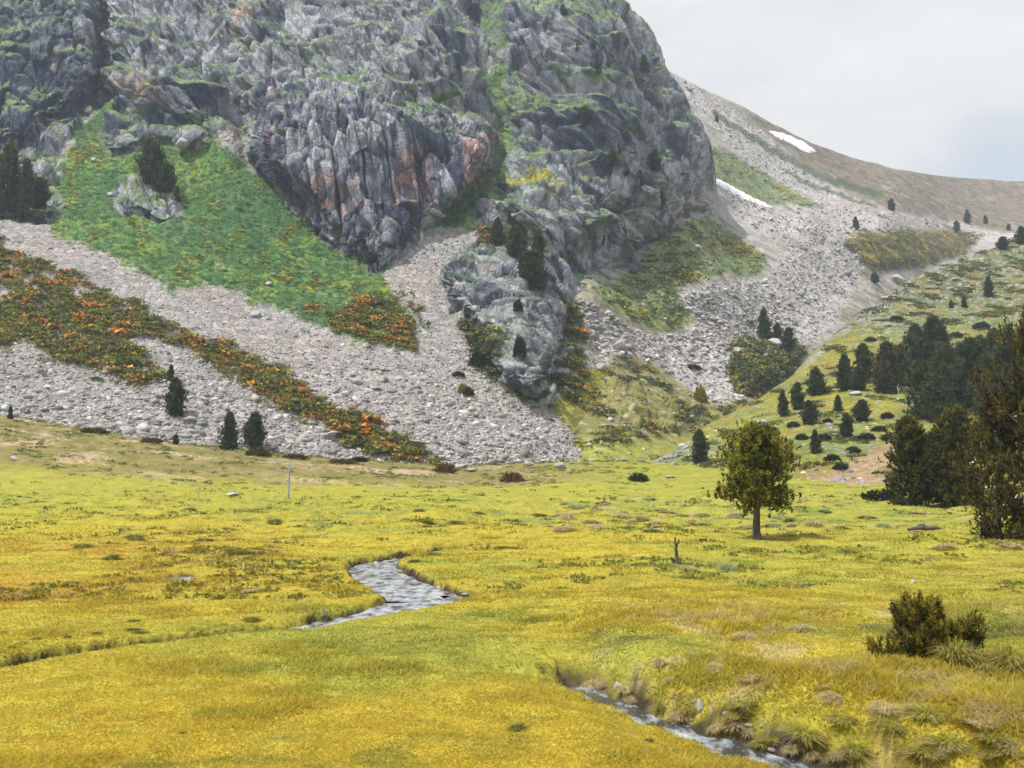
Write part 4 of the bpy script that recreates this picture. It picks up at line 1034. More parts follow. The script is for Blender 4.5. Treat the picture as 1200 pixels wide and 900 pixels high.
# hillside
GH = 'pines standing on the right hillside'
for k_, u_, v_, h_, s_, l_ in [('egg1', 820, 542, 36, 1.0, 'single round pine at the foot of the hillside left of the lone tree'),
        ('egg2', 957, 463, 30, 1.1, 'oval pine at the left end of the hillside grove'), ('cone2', 991, 457, 40, 1.0, 'pine left of the dark oval pine in the hillside grove'),
        ('egg1', 1012, 447, 42, 1.0, 'dark smooth oval pine standing above the sunlit grass slope'), ('egg2', 1006, 457, 26, 1.1, 'short pine between two oval pines on the hillside'),
        ('egg1', 935, 480, 30, 1.0, 'right one of the two pines on the open grass slope'), ('cone1', 918, 487, 28, 1.0, 'left one of the two pines on the open grass slope'),
        ('egg2', 949, 497, 26, 1.2, 'squat pine below the pair on the open grass slope'), ('cone2', 982, 482, 18, 1.1, 'little pine in the middle of the hillside clearing'),
        ('egg1', 992, 513, 27, 1.1, 'dark pine standing lowest in the hillside clearing'), ('cone1', 956, 531, 26, 1.1, 'pine above the dry slope right of the lone tree'),
        ('egg2', 1010, 494, 24, 1.3, 'bushy pine between the clearing and the grove'), ('cone1', 1159, 348, 24, 1.1, 'dark pine high on the hillside near the skyline'),
        ('egg2', 1175, 292, 14, 1.5, 'squat pine on the hillside skyline'), ('egg1', 1197, 286, 20, 1.2, 'pine on the skyline at the right edge'), ('cone1', 1130, 360, 13, 1.2, 'right one of two tiny pines on the upper pasture'),
        ('cone2', 1115, 361, 9, 1.2, 'left one of two tiny pines on the upper pasture'), ('egg1', 1025, 332, 12, 1.6, 'round bush pine on the eroded hillside edge')]:
    pine_at(k_, u_, v_, h_, l_, GH, s_)
for u_, v_, h_, s_ in [(1040, 461, 58, 1.0), (1056, 452, 46, .9), (1075, 446, 62, 1.05), (1096, 444, 70, 1.0), (1080, 490, 66, 1.0), (1106, 452, 48, 1.1), (1112, 474, 66, 1.0), (1128, 478, 70, 1.0), (1142, 480, 78, 1.0), (1098, 494, 52, 1.1),
                       (1152, 472, 74, 1.0), (1168, 470, 80, 1.0), (1185, 480, 90, 1.0), (1160, 490, 70, 1.0), (1200, 470, 80, 1.0)]:
    pine_at(r2.choice(['egg1', 'egg2', 'pale', 'gold', 'cone2', 'pale']), u_, v_, h_, 'dark pine in the dense grove on the right hillside', 'dark pines of the dense hillside grove', s_)
GR = 'pines at the foot of the right hillside'
pine_at('gold', 1067, 592, 97, 'full pine with a pale trunk at the hillside foot', GR, 1.0)
pine_at('egg2', 1098, 588, 78, 'dark pine half hidden right of the pale trunked pine', GR, 1.0)
pine_at('gold', 1122, 592, 108, 'dark bushy pine between the pale trunked pine and the big corner pine', GR, 1.0)

# the big pines at the right edge, the lone tree and the foreground shrub get crowns of their own
PROTO['big'] = make_pine(20, 10, .6, 3.5, egg, 58, 32, 13, .34, (.024, .026, .013), (.07, .07, .024), (.25, .19, .035), .55, wid=.12, jit=(.4, 1.25), up=1.0, clus=.6)
PROTO['lone'] = make_pine(21, 5, 1.60, 1.82, drop, 84, 30, 16, .19, (.03, .036, .013), (.09, .12, .026), (.45, .42, .055), .8, jit=(.65, 1.12), clus=.75, tr=.038, wid=.15, up=.8, spread=.8)
pine_at('big', 1172, 632, 165, 'bushy dark pine with low boughs at the right edge', 'big pines at the right edge', .88)
pine_at('big', 1222, 634, 265, 'tallest dark brown pine cut off by the right edge', 'big pines at the right edge', .66)
lone = pine_at('lone', 888, 631, 126, 'lone round crowned pine with a bare trunk standing in the meadow', None, 1.0)
print('pines', time.time() - T0)

# dwarf pine in the foreground: upright shoots with bottle-brush needles
def dwarf_pine(seed, lobes, ns):
    # every shoot is a brush of needles on a thin curved stem
    r = np.random.default_rng(seed); parts_ = []; cen, dr_, tp = [], [], []
    for (cx, cy, cz, rx_, ry_, rz_, n_) in lobes:
        for k in range(n_):
            d = r.normal(size=3); d /= np.linalg.norm(d); 
            rr = r.uniform(.55, 1.05)
            p = np.array([cx, cy, cz]) + d * np.array([rx_, ry_, rz_]) * rr
            p[2] = max(p[2], .05)
            sdv = d * .5 + np.array([0, 0, .9]) + r.normal(0, .22, 3); sdv /= np.linalg.norm(sdv)
            base = np.array([cx * .8, cy * .8, .0]) + r.normal(0, .08, 3)
            mid_ = (base + p) / 2 + np.array([0, 0, -.06])
            parts_.append(tube([base, mid_, p - sdv * .06, p + sdv * .08], [.014, .009, .006, .004], 5))
            for s in np.linspace(-.11, .09, 5):
                cen.append(p + sdv * s); dr_.append(sdv); tp.append((s + .11) / .2)
    cen = np.array(cen); dr_ = np.array(dr_); tp = np.array(tp)[:, None]; n = len(cen)
    gold_tip = np.repeat(r.random(n // 5) < .72, 5)[:, None]  # random share of shoots with golden needle tips
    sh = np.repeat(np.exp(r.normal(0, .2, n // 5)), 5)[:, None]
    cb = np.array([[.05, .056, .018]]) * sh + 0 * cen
    ct = np.where(gold_tip, np.array([[.085, .085, .02]]) + tp * np.array([[.48, .36, .03]]), np.array([[.05, .058, .02]])) * sh
    V3, F3, cc = tufts(cen, dr_, r.uniform(.07, .10, n), ns, cb, ct, r, .085, .85)
    return join(parts_), (V3, F3, cc)
bp_ = hit(1088, 770)
sh_o = empty('dwarf_pine', (bp_.x, bp_.y, bp_.z - .03), 0, .88)
tag(sh_o, 'bushy dwarf pine with golden shoot tips beside the big tussock', 'shrub')
br, cr_ = dwarf_pine(40, [(-.12, 0, .50, .42, .36, 0.46, 150), (-.1, 0, .2, .5, .36, .2, 50), (-.30, .05, .74, .22, .22, .22, 40), (.06, .05, .72, .2, .2, .24, 36), (.20, 0, .36, .36, .3, .26, 70), (.74, .1, .42, .26, .24, .24, 60), (-.72, 0, .18, .2, .15, .12, 16)], 16)
mesh('stems', *br, None, M_BARK, True, parent=sh_o); mesh('crown', *cr_, M_LEAF, False, parent=sh_o)

# ------------------------------------------------------------------ low bushes
def bush_mesh(seed, n, dark, mid, tip, tipf, ln=.16):
    r = np.random.default_rng(seed)
    d = r.normal(size=(n, 3)); d[:, 2] = np.abs(d[:, 2]); d /= np.linalg.norm(d, axis=1)[:, None]
    lob = 1 + .22 * pn(d * 2.2, seed)
    cen = d * np.array([1, 1, .8]) * (r.uniform(.35, 1, n) ** .5 * lob)[:, None]
    dd = d + np.array([0, 0, .6]); dd /= np.linalg.norm(dd, axis=1)[:, None]
    sh = np.exp(r.normal(0, .2, n))[:, None]; y = (r.random(n) < tipf)[:, None]
    V3, F3, cc = tufts(cen, dd, r.uniform(.7, 1.2, n) * ln, 9, np.array([dark]) * sh, np.where(y, np.array([tip]), np.array([mid])) * sh, r, .2)
    st = [tube([(0, 0, -.1), (math.cos(a) * .3, math.sin(a) * .3, .3), (math.cos(a) * .6, math.sin(a) * .6, .55)], [.05, .035, .015], 5) for a in np.linspace(0, 5.3, 6)]
    return mesh('foliage', V3, F3, cc, M_SHRUB, False, link=False), mesh('stems', *join(st), None, M_BARK, True, link=False)
BUSH = {'dark': bush_mesh(50, 420, (.02, .028, .012), (.045, .055, .02), (.08, .08, .02), .3), 'olive': bush_mesh(51, 420, (.045, .042, .015), (.12, .10, .022), (.24, .17, .03), .45),
        'yellow': bush_mesh(52, 420, (.16, .15, .02), (.36, .32, .025), (.46, .38, .03), .5), 'red': bush_mesh(53, 420, (.08, .065, .03), (.19, .14, .045), (.33, .19, .05), .5)}
def bush_at(kind, u, v, wpx, hpx, label, group=None):
    p = hit(u, v); k = p.y / 1200
    o = empty('low_bush', (p.x, p.y, p.z - .05), r2.uniform(0, 6)); o.scale = (wpx * k / 2, wpx * k / 2, hpx * k / .9)
    for nm, me in zip(('foliage', 'stems'), BUSH[kind]):
        c = bpy.data.objects.new(nm, me); C.objects.link(c); c.parent = o
    return tag(o, label, 'bush', group)
GB = 'low bushes scattered over meadow edge and slopes'
for a in [('olive', 302, 534, 30, 11, 'flat olive bush in front of the two twin pines'), ('dark', 748, 564, 24, 11, 'dark round bush alone in the middle of the far meadow'), ('red', 600, 564, 28, 12, 'reddish brown bush on the meadow edge below the scree tip'),
          ('red', 522, 553, 30, 11, 'reddish bush on the meadow edge below the orange strip'), ('yellow', 821, 471, 16, 21, 'bright yellow green bush standing on the valley scree'), ('yellow', 543, 460, 13, 12, 'yellow half of the small bush alone on the scree'),
          ('dark', 549, 464, 13, 12, 'dark half of the small bush alone on the scree'), ('dark', 1030, 586, 42, 14, 'dark spreading juniper left of the pale trunked pine'), ('dark', 537, 441, 16, 7, 'flat dark bush on the upper scree below the outcrop'),
          ('dark', 325, 437, 10, 7, 'small dark bush on the broad left scree'), ('olive', 110, 507, 34, 7, 'long olive bush at the left meadow edge'), ('olive', 178, 518, 26, 6, 'low olive bush near the tiny bushy pine'),
          ('dark', 420, 541, 26, 7, 'low dark bush where the orange strip meets the meadow'), ('red', 400, 543, 40, 6, 'long flat reddish bush left of the orange strip'), ('olive', 345, 537, 34, 6, 'flat olive bush right of the twin pines'),
          ('dark', 560, 430, 22, 22, 'dark bush at the lower left corner of the outcrop'), ('dark', 607, 365, 12, 16, 'round dark bush on the front of the outcrop'), ('dark', 609, 418, 16, 28, 'dark upright bush low on the outcrop face'),
          ('dark', 812, 395 + 38, 20, 7, 'small flat green bush on the scree above the yellow bush')]:
    bush_at(*a[:5], a[5], GB)
for u_, v_, w_, h_ in [(930, 500, 16, 7), (965, 515, 18, 8), (1000, 530, 18, 8), (975, 540, 20, 9), (1015, 515, 22, 9), (1045, 515, 26, 9), (1030, 505, 18, 7), (905, 505, 14, 6), (890, 530, 16, 7), (925, 525, 14, 6), (985, 550, 18, 8), (940, 515, 16, 8), (1040, 490, 16, 8), (970, 495, 12, 6), (1060, 420, 18, 8), (1090, 385, 18, 8), (1020, 400, 14, 6), (1050, 375, 16, 6), (1150, 385, 20, 9), (1120, 395, 16, 7)]:
    bush_at('dark', u_, v_, w_, h_, 'dark low juniper bush on the grassy right hillside', 'juniper bushes on the right hillside')

# ------------------------------------------------------------------ boulders
def boulder_mesh(seed):
    r = np.random.default_rng(seed); v, f = ICO
    v = list(map(np.array, v)); f = [tuple(a) for a in f]
    for _ in range(2):
        cache = {}; nf = []
        def mp_(a, b):
            k_ = (min(a, b), max(a, b))
            if k_ not in cache:
                m_ = v[a] + v[b]; v.append(m_ / np.linalg.norm(m_)); cache[k_] = len(v) - 1
            return cache[k_]
        for a, b, c in f:
            ab, bc, ca_ = mp_(a, b), mp_(b, c), mp_(c, a); nf += [(a, ab, ca_), (b, bc, ab), (c, ca_, bc), (ab, bc, ca_)]
        f = nf
    V_ = np.array(v)
    for _ in range(9):
        d = r.normal(size=3); d /= np.linalg.norm(d); c = r.uniform(.55, .85); t = V_ @ d
        V_ = V_ - np.maximum(t - c, 0)[:, None] * d
    V_ = V_ * (1 + .10 * fbm(V_ * 1.7, 3, seed))[:, None]
    return V_, np.array(f)
BME = [mesh('boulder', *boulder_mesh(60 + k), None, M_BOULDER, False, link=False) for k in range(4)]
BMP = [mesh('boulder', *boulder_mesh(70 + k), None, M_PALEROCK, False, link=False) for k in range(3)]
def boulder_at(u, v, w, h, label, group=None, pale=False):
    p = hit(u, v); k = p.y / 1200
    o = bpy.data.objects.new('boulder', r2.choice(BMP if pale else BME)); C.objects.link(o)
    o.location = (p.x, p.y, p.z + h * k * .25); o.scale = (w * k * .55, w * k * .5, h * k * .62); o.rotation_euler = (r2.uniform(-.2, .2), r2.uniform(-.25, .25), r2.uniform(0, 6))
    return tag(o, label, 'boulder', group)
GO = 'single boulders'
for a in [(271, 581, 16, 5, 'flat pale boulder lying in the left meadow near the marker pole', 1), (17, 539, 10, 6, 'white boulder in the rough grass at the far left', 1), (911, 406, 24, 12, 'big pale boulder beside the pines on the valley knoll', 1), (1053, 332, 22, 13, 'large pale boulder on the eroded hillside crest', 1),
          (657, 549, 14, 9, 'blue grey boulder at the tip of the scree', 0), (540, 548, 16, 7, 'flat grey boulder at the scree foot', 0), (553, 552, 12, 6, 'grey boulder right of the flat one at the scree foot', 0), (620, 545, 14, 5, 'low grey boulder near the end of the scree', 0),
          (387, 512, 22, 7, 'flat boulder half way down the orange shrub strip', 0), (222, 493, 18, 7, 'grey boulder at the foot of the dark pine on the scree', 0), (300, 370, 16, 8, 'pale boulder on the upper edge of the left scree', 1), (315, 334, 10, 5, 'white boulder in the green slope', 1),
          (130, 229, 9, 5, 'white boulder left of the small crag', 1), (110, 189, 8, 6, 'white stone high in the green gully', 1), (215, 170, 20, 12, 'rounded boulder at the top of the green slope', 1), (895, 498, 15, 8, 'grey boulder on the sunlit slope above the lone tree', 0),
          (1004, 463, 16, 6, 'pale boulder under the oval pines', 1), (1110, 487, 14, 5, 'white boulder at the foot of the grove', 1), (1070, 683, 8, 5, 'grey stone lying in the meadow beyond the dwarf pine', 1), (755, 573 - 12, 10, 4, 'small grey stone on the far meadow', 0),
          (703, 432, 13, 8, 'pale boulder among the valley shrubs', 1), (786, 560, 12, 4, 'low stone on the meadow below the hillside tip', 1), (1040, 595 - 12, 14, 8, 'grey boulder under the spreading juniper', 0)]:
    boulder_at(*a[:5], GO, bool(a[5]))
def stone_at(u, v, w, h, label, pale=True, group='stones by the streams'):
    o = boulder_at(u, v, w, h, label, group, pale); o.name = 'stream_stone'; o['category'] = 'stone'; return o
for a in [(724, 806, 10, 9, 'round white stone under the dark bank at the head of the near stream'), (821, 831, 9, 14, 'upright pale stone on the far bank of the near stream'), (833, 812, 5, 4, 'small white stone above the upright one by the near stream'), (815, 822, 4, 4, 'tiny white stone left of the upright one by the near stream'), (834, 836, 5, 8, 'narrow pale stone right of the upright one by the near stream')]:
    stone_at(*a)
for u_, v_ in [(735, 838), (752, 843), (766, 848), (780, 855), (812, 862), (870, 884), (865, 842), (878, 850), (850, 838), (893, 852), (745, 836), (790, 852), (905, 880)]:
    stone_at(u_, v_, r2.uniform(6, 12), r2.uniform(3, 6), 'small dark wet stone along the near stream', False, 'dark stones along the near stream')
for u_, v_ in [(440, 661), (452, 659), (462, 657), (470, 690), (515, 689), (545, 697), (540, 694), (380, 722), (528, 705)]:
    stone_at(u_, v_, r2.uniform(5, 9), r2.uniform(2.5, 5), 'small stone at the edge of the middle stream', False, 'stones along the middle stream')

# ------------------------------------------------------------------ tussocks
def tussock_mesh(seed, n, green, dryc, drop=.5):
    r = np.random.default_rng(seed)
    a = r.uniform(0, 2 * PI, n); rr = np.sqrt(r.uniform(0, 1, n)) * .55
    root = np.stack([rr * np.cos(a), rr * np.sin(a), .35 * (1 - (rr / .6) ** 2)], -1)
    out = np.stack([np.cos(a), np.sin(a), 0 * a], -1)
    L = r.uniform(.45, .8, n); el = r.normal(1.0, .35, n) - rr * drop
    d = out * np.cos(el)[:, None] + np.array([0, 0, 1]) * np.sin(el)[:, None]
    mid = root + d * (L * .55)[:, None]; tip = mid + (d * .8 + np.array([0, 0, -.75]) + out * .45) * (L * .5)[:, None]
    s = np.stack([-np.sin(a), np.cos(a), 0 * a], -1) * .016
    V5 = np.stack([root - s, root + s, mid + s * .8, mid - s * .8, tip], 1).reshape(-1, 3)
    o = 5 * np.arange(n)[:, None]
    F = np.concatenate([np.concatenate([o, o + 1, o + 2], 1), np.concatenate([o, o + 2, o + 3], 1), np.concatenate([o + 3, o + 2, o + 4], 1)])
    isdry = r.random(n) < np.clip((rr / .55) ** 2 * .75, 0, 1)
    c = np.where(isdry[:, None], np.array([dryc]), np.array([green])) * np.exp(r.normal(0, .25, n))[:, None]
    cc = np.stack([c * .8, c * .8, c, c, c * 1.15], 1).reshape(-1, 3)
    # earth heart
    v, f = ICO
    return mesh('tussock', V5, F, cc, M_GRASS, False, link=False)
TUS = {'green': tussock_mesh(80, 520, (.34, .34, .055), (.52, .43, .22)), 'pale': tussock_mesh(81, 460, (.52, .45, .24), (.58, .46, .30)), 'dark': tussock_mesh(82, 460, (.17, .185, .04), (.26, .22, .07)), 'blue': tussock_mesh(83, 460, (.30, .38, .19), (.50, .42, .28))}
def tuss_at(kind, u, v, w, h, label, group):
    p = hit(u, v, [meadow, hill]); k = p.y / 1200
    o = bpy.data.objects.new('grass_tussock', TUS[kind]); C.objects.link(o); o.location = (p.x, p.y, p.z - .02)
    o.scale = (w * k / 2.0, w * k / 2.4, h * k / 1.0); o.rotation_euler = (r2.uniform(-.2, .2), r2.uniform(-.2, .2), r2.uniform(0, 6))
    return tag(o, label, 'tussock', group)
GT = 'single tussocks in the meadow'
for a in [('green', 1120, 780, 86, 46, 'large green tussock with dry skirts right of the dwarf pine'), ('green', 1182, 784, 72, 40, 'large tussock at the right edge behind the bank'), ('green', 1150, 788, 60, 22, 'low dry tussock between the two large ones'),
          ('blue', 855, 669, 40, 11, 'grey green tussock right of the dead stump'), ('pale', 808, 669, 34, 10, 'pale dry tussock at the foot of the dead stump'), ('pale', 665, 608, 24, 10, 'round beige tussock at the left end of the tussock row'), ('blue', 690, 614, 34, 8, 'green tussock right of the round beige one'),
          ('pale', 731, 607, 26, 8, 'beige tussock in the middle of the row left of the lone tree'), ('blue', 752, 610, 30, 8, 'green tussock in the row left of the lone tree'), ('pale', 955, 616, 34, 10, 'beige tussock right of the lone tree'), ('pale', 1105, 643, 38, 9, 'flat brown tussock under the right pines'), ('pale', 1186, 642, 40, 10, 'brown tussock under the tallest pine at the right edge'),
          ('pale', 772, 780, 22, 17, 'tall beige tussock on the bank above the near stream'), ('pale', 786, 800, 24, 12, 'drooping beige tussock over the near stream bank'), ('pale', 838, 786, 34, 14, 'dry tussock on the broken bank'), ('pale', 812, 770, 24, 10, 'flat dry tussock on the bank crest'), ('pale', 1036, 835, 54, 20, 'sprawling straw coloured tussock on the right bank'),
          ('pale', 985, 790, 36, 13, 'straw tussock below the dwarf pine to its left'), ('pale', 975, 820, 38, 13, 'straw tussock half way down the right bank'), ('dark', 605, 855, 34, 11, 'dark green tussock alone in the near yellow grass'), ('dark', 215, 859, 14, 6, 'small dark tussock in the lower left grass'), ('dark', 497, 612, 36, 7, 'left one of two dark mats in the middle meadow'), ('dark', 537, 615, 32, 7, 'right one of two dark mats in the middle meadow'),
          ('dark', 760, 869, 20, 8, 'dark clod of earth and grass beside the near stream'), ('pale', 290, 695, 40, 8, 'pale flattened tussock right of the small pond'), ('dark', 255, 677, 22, 8, 'dark tussock beside the small pond'), ('pale', 380, 721, 10, 14, 'dry upright tuft on the bank of the middle stream'), ('dark', 925, 612, 24, 8, 'small dark tussock just right of the lone trunk'), ('dark', 1007, 641, 8, 6, 'tiny green tuft below the right pines')]:
    tuss_at(*a, GT)
rr2 = np.random.default_rng(90)
for u_, v_ in [(690, 806), (712, 800), (735, 812), (742, 826), (770, 832), (795, 842), (808, 838), (845, 856), (872, 864), (905, 872), (930, 884), (960, 890), (985, 888), (890, 876), (860, 848)]:
    tuss_at(r2.choice(['pale', 'green', 'pale']), u_ + r2.uniform(-6, 6), v_ + r2.uniform(-4, 4), r2.uniform(22, 44), r2.uniform(9, 17), 'ragged tussock overhanging the broken bank of the near stream', 'ragged tussocks on the near stream bank')
for kind, nn_, ur, vr, lab, grp in [('pale', 26, (640, 1090), (585, 625), 'small beige tussock in the hummocky strip around the lone tree', 'beige tussocks of the hummocky strip'), ('blue', 26, (640, 1090), (585, 625), 'small grey green tussock in the hummocky strip around the lone tree', 'green tussocks of the hummocky strip'),
                                   ('dark', 16, (0, 640), (590, 660), 'small dark tuft in the left middle meadow', 'dark tufts of the left meadow'), ('green', 16, (860, 1190), (790, 895), 'shaggy green tussock on the right bank', 'shaggy tussocks of the right bank'),
                                   ('dark', 22, (0, 420), (700, 790), 'dark tuft along the hidden channel on the left', 'dark tufts along the hidden channel'), ('pale', 12, (860, 1190), (700, 890), 'straw coloured tuft in the right meadow', 'straw tufts in the right meadow')]:
    for _ in range(nn_):
        u_, v_ = rr2.uniform(*ur), rr2.uniform(*vr); w_ = (v_ - 540) * rr2.uniform(.09, .16) + 6
        if lab.startswith('dark tuft along'):
            v_ = np.interp(u_, [0, 150, 330, 420], [772, 752, 734, 724]) + rr2.normal(-6, 7); w_ = rr2.uniform(14, 30)
        g_ = hit(u_, v_, [meadow]); q1_, q2_, q3_ = stream_sdf(np.array([g_.x]), np.array([g_.y]))
        if min(q1_[0], q2_[0]) < .25: continue
        fl = 1.7 if v_ < 680 else 1.15
        tuss_at(kind, u_, v_, w_ * fl * rr2.uniform(.7, 1.3), w_ * rr2.uniform(.2, .36), lab, grp)

# ------------------------------------------------------------------ stump, log, dead branch, marker pole
p = hit(793, 661); k = p.y / 1200
st = [tube([(0, 0, -.05), (.01, 0, .2), (-.02, .01, .5), (0, 0, .62)], [.085, .06, .045, .05], 8), tube([(-.005, 0, .58), (-.04, .01, .7), (-.045, 0, .86)], [.05, .035, .022], 7),
      tube([(.005, 0, .58), (.06, -.01, .68), (.075, 0, .8)], [.045, .035, .02], 7), tube([(0, 0, .06), (-.12, -.05, .12), (-.2, -.08, .22)], [.055, .04, .018], 7), tube([(0, 0, .05), (.15, .05, .02), (.25, .1, -.05)], [.06, .04, .02], 7), tube([(0, 0, .05), (-.05, -.15, .02), (-.05, -.26, -.05)], [.06, .04, .02], 7)]
o = mesh('dead_stump', *join(st), None, M_DEAD, True); o.location = p; tag(o, 'forked dark dead stump standing in the meadow', 'stump')
p = hit(1085, 622); k = p.y / 1200
o = mesh('fallen_log', *tube([(-.85, 0, .06), (-.3, .05, .14), (.4, 0, .13), (.85, -.05, .05)], [.07, .1, .11, .05], 8), None, M_DEAD, True); o.location = p; tag(o, 'dark fallen log lying in the grass under the right pines', 'log')
p = hit(1047, 467)
br_ = [tube([(0, 0, 0), (.1, 0, 1.6), (-.1, 0, 3.2), (.15, 0, 4.2)], [.16, .13, .1, .04], 6), tube([(0, 0, 2.0), (.7, 0, 2.9), (.9, 0, 3.8)], [.1, .07, .03], 5), tube([(0, 0, 2.4), (-.6, 0, 3.1)], [.08, .03], 5), tube([(0, 0, .6), (.9, -.2, 1.2), (1.5, -.2, 1.3)], [.1, .07, .03], 5)]
o = mesh('dead_tree', *join(br_), None, M_PALEWOOD, True); o.location = (p.x, p.y - 2.5, p.z); o.scale = (.6, .6, .62); tag(o, 'bleached dead tree gleaming in front of the dark grove', 'tree')
p = hit(338, 584); H = 41 / 1200 * p.y
pole = empty('marker_pole', p); tag(pole, 'slender blue grey marker pole in the left meadow', 'pole')
MP = plain_mat('pole_grey', (.22, .29, .33), (.34, .40, .43), 5, .2, .6); MR = plain_mat('pole_red', (.42, .22, .16), (.55, .36, .28), 5, .2, .6)
mesh('shaft', *tube([(0, 0, -.1), (.01, 0, H * .5), (.03, 0, H)], [.075, .07, .06], 8), None, MP, True, parent=pole)
mesh('band', *tube([(.012, 0, H * .52), (.015, 0, H * .58), (.018, 0, H * .63)], [.082, .082, .082], 10), None, MR, True, parent=pole)
mesh('cap', *tube([(.03, 0, H - .02), (.03, 0, H + .03), (.03, 0, H + .06)], [.075, .07, .02], 8), None, MP, True, parent=pole)

# ------------------------------------------------------------------ snow patches
def snow(poly, label):
    poly = np.array(poly, float); u0, v0 = poly.min(0) - 2; u1, v1 = poly.max(0) + 2
    us = np.arange(u0, u1, 1.0); vs = np.arange(v0, v1, 1.0)
    U_, V_ = np.meshgrid(us, vs)
    d = sdf([tuple(a) for a in poly], U_, V_ + 2.6 * fbm(np.stack([U_.ravel() / 6, V_.ravel() / 9, 0 * U_.ravel()], -1), 3, 600).reshape(U_.shape))
    Pn = np.zeros((*U_.shape, 3))
    for i in range(U_.shape[0]):
        for j in range(U_.shape[1]):
            h_ = hit(U_[i, j], V_[i, j], [ridge], True)
            Pn[i, j] = h_ if h_ else np.nan
    bad = np.isnan(Pn[..., 0]); d = np.where(bad, -9, d); Pn[bad] = np.nanmean(Pn.reshape(-1, 3), 0)
    lift = np.clip(d * .5 + .25, -1.2, .9)
    Pn = Pn + np.array([-.1, -.6, .8]) * lift[..., None]
    F = grid_faces(*U_.shape, True)
    keep = (d.ravel()[F] > -1.2).any(1)
    F = F[keep]; used = np.unique(F); re = -np.ones(U_.size, int); re[used] = np.arange(len(used))
    o = mesh('snow_patch', Pn.reshape(-1, 3)[used], re[F], None, M_SNOW, True)
    return tag(o, label, 'snow', 'snow patches on the far slope')
snow([(902, 154), (912, 155), (928, 160), (945, 169), (956, 177), (948, 179), (935, 172), (925, 167), (908, 159)], 'upper broad white snow patch just below the ridge')
snow([(836, 209), (848, 213), (862, 221), (880, 231), (905, 243), (893, 241), (872, 233), (858, 225), (840, 216)], 'lower thin white snow strip beside the cliff edge')
print('things', time.time() - T0)

# ------------------------------------------------------------------ air
HAZE = 0.00030
if HAZE:
    m = bpy.data.materials.new('haze_air'); m.use_nodes = True; nt = m.node_tree; nt.nodes.clear()
    out = nt.nodes.new('ShaderNodeOutputMaterial'); vol = nt.nodes.new('ShaderNodeVolumePrincipled')
    vol.inputs['Color'].default_value = (.72, .84, 1.0, 1); vol.inputs['Density'].default_value = HAZE; vol.inputs['Anisotropy'].default_value = .2
    nt.links.new(vol.outputs[0], out.inputs['Volume'])
    bx = np.array([(x, y, z) for x in (-700, 1000) for y in (-60, 1100) for z in (-25, 420)], float)
    bf = np.array([(0, 1, 3, 2), (4, 6, 7, 5), (0, 4, 5, 1), (2, 3, 7, 6), (0, 2, 6, 4), (1, 5, 7, 3)])
    hz = mesh('haze', bx, bf, None, m, False, 'stuff'); tag(hz, 'thin bluish mountain air between the camera and the slopes', 'haze', kind='stuff')

# ------------------------------------------------------------------ light and sky
sun_dir = np.array([-.40, -.20, .89]); sun_dir /= np.linalg.norm(sun_dir)
sl = bpy.data.lights.new('sun', 'SUN'); sl.energy = 4.3; sl.angle = math.radians(1.2); sl.color = (1, .955, .88)
so = bpy.data.objects.new('sun', sl); C.objects.link(so); so.location = (-60, -40, 120)
so.rotation_euler = Vector(-sun_dir).to_track_quat('-Z', 'Y').to_euler()
w = bpy.data.worlds.new('World'); bpy.context.scene.world = w; w.use_nodes = True
nt = w.node_tree; nt.nodes.clear()
out = nt.nodes.new('ShaderNodeOutputWorld'); bg = nt.nodes.new('ShaderNodeBackground')
sky = nt.nodes.new('ShaderNodeTexSky'); sky.sky_type = 'NISHITA'; sky.sun_disc = False
sky.sun_elevation = math.asin(sun_dir[2]); sky.sun_rotation = math.atan2(sun_dir[0], sun_dir[1]); sky.altitude = 2000
tc = nt.nodes.new('ShaderNodeTexCoord').outputs['Generated']
mp = N(nt, 'ShaderNodeMapping'); mp.inputs['Scale'].default_value = (1, 1, 2.6); nt.links.new(tc, mp.inputs['Vector'])
nz1 = noise_node(nt, mp.outputs[0], 2.3, 7, .55); nz2 = noise_node(nt, mp.outputs[0], 4.5, 6, .6)
cl = N(nt, 'ShaderNodeMix', data_type='RGBA')
CB = 7.25
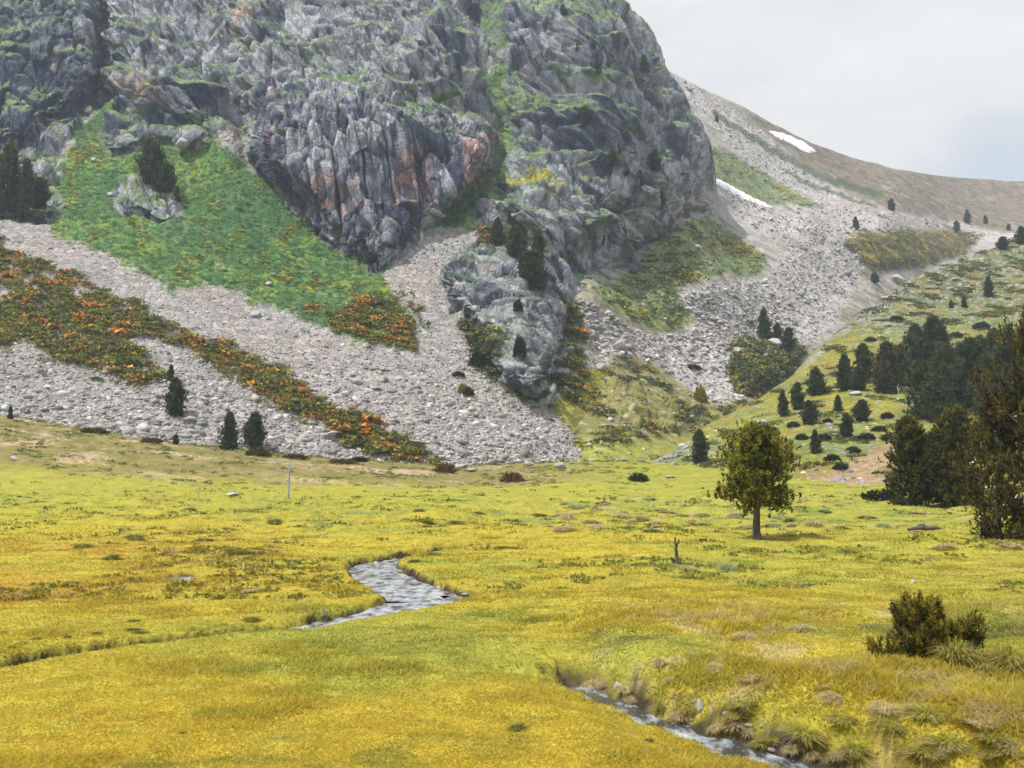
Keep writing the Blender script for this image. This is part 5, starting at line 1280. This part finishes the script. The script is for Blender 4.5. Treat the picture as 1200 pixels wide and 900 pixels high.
cl.inputs[6].default_value = (.84 * CB, .835 * CB, .825 * CB, 1); cl.inputs[7].default_value = (.94 * CB, .93 * CB, .915 * CB, 1)
nt.links.new(ramp(nt, nz2.outputs['Fac'], .38, .62), cl.inputs[0])
sep = N(nt, 'ShaderNodeSeparateXYZ'); nt.links.new(tc, sep.inputs[0])
el = ramp(nt, sep.outputs['Z'], .22, .42, -.10, .35)
cov = N(nt, 'ShaderNodeMath', operation='ADD'); nt.links.new(nz1.outputs['Fac'], cov.inputs[0]); nt.links.new(el, cov.inputs[1])
sk2 = N(nt, 'ShaderNodeMix', data_type='RGBA')   # thin high veil over the blue
sk2.inputs[0].default_value = .78; nt.links.new(sky.outputs[0], sk2.inputs[6]); sk2.inputs[7].default_value = (.66 * CB, .76 * CB, .82 * CB, 1)
mx = N(nt, 'ShaderNodeMix', data_type='RGBA')
nt.links.new(ramp(nt, cov.outputs[0], .36, .58), mx.inputs[0]); nt.links.new(sk2.outputs[2], mx.inputs[6]); nt.links.new(cl.outputs[2], mx.inputs[7])
nt.links.new(mx.outputs[2], bg.inputs['Color']); bg.inputs['Strength'].default_value = .1
nt.links.new(bg.outputs[0], out.inputs[0])

# ------------------------------------------------------------------ camera and view
cam = bpy.data.cameras.new('camera'); co = bpy.data.objects.new('camera', cam); C.objects.link(co)
co.location = CAM; co.rotation_euler = (PI / 2 + PITCH, 0, 0)
cam.sensor_width = 36; cam.lens = 36; cam.clip_end = 3000; cam.clip_start = .1
cam.dof.use_dof = True; cam.dof.focus_distance = 110; cam.dof.aperture_fstop = 2.8
s = bpy.context.scene; s.camera = co
s.view_settings.view_transform = 'Standard'; s.view_settings.look = 'None'; s.view_settings.exposure = 0.48; s.view_settings.gamma = 1
s.cycles.max_bounces = 5; s.cycles.diffuse_bounces = 3; s.cycles.glossy_bounces = 2; s.cycles.transmission_bounces = 3; s.cycles.volume_bounces = 0; s.cycles.transparent_max_bounces = 4
s.cycles.use_denoising = True
print('done', time.time() - T0)
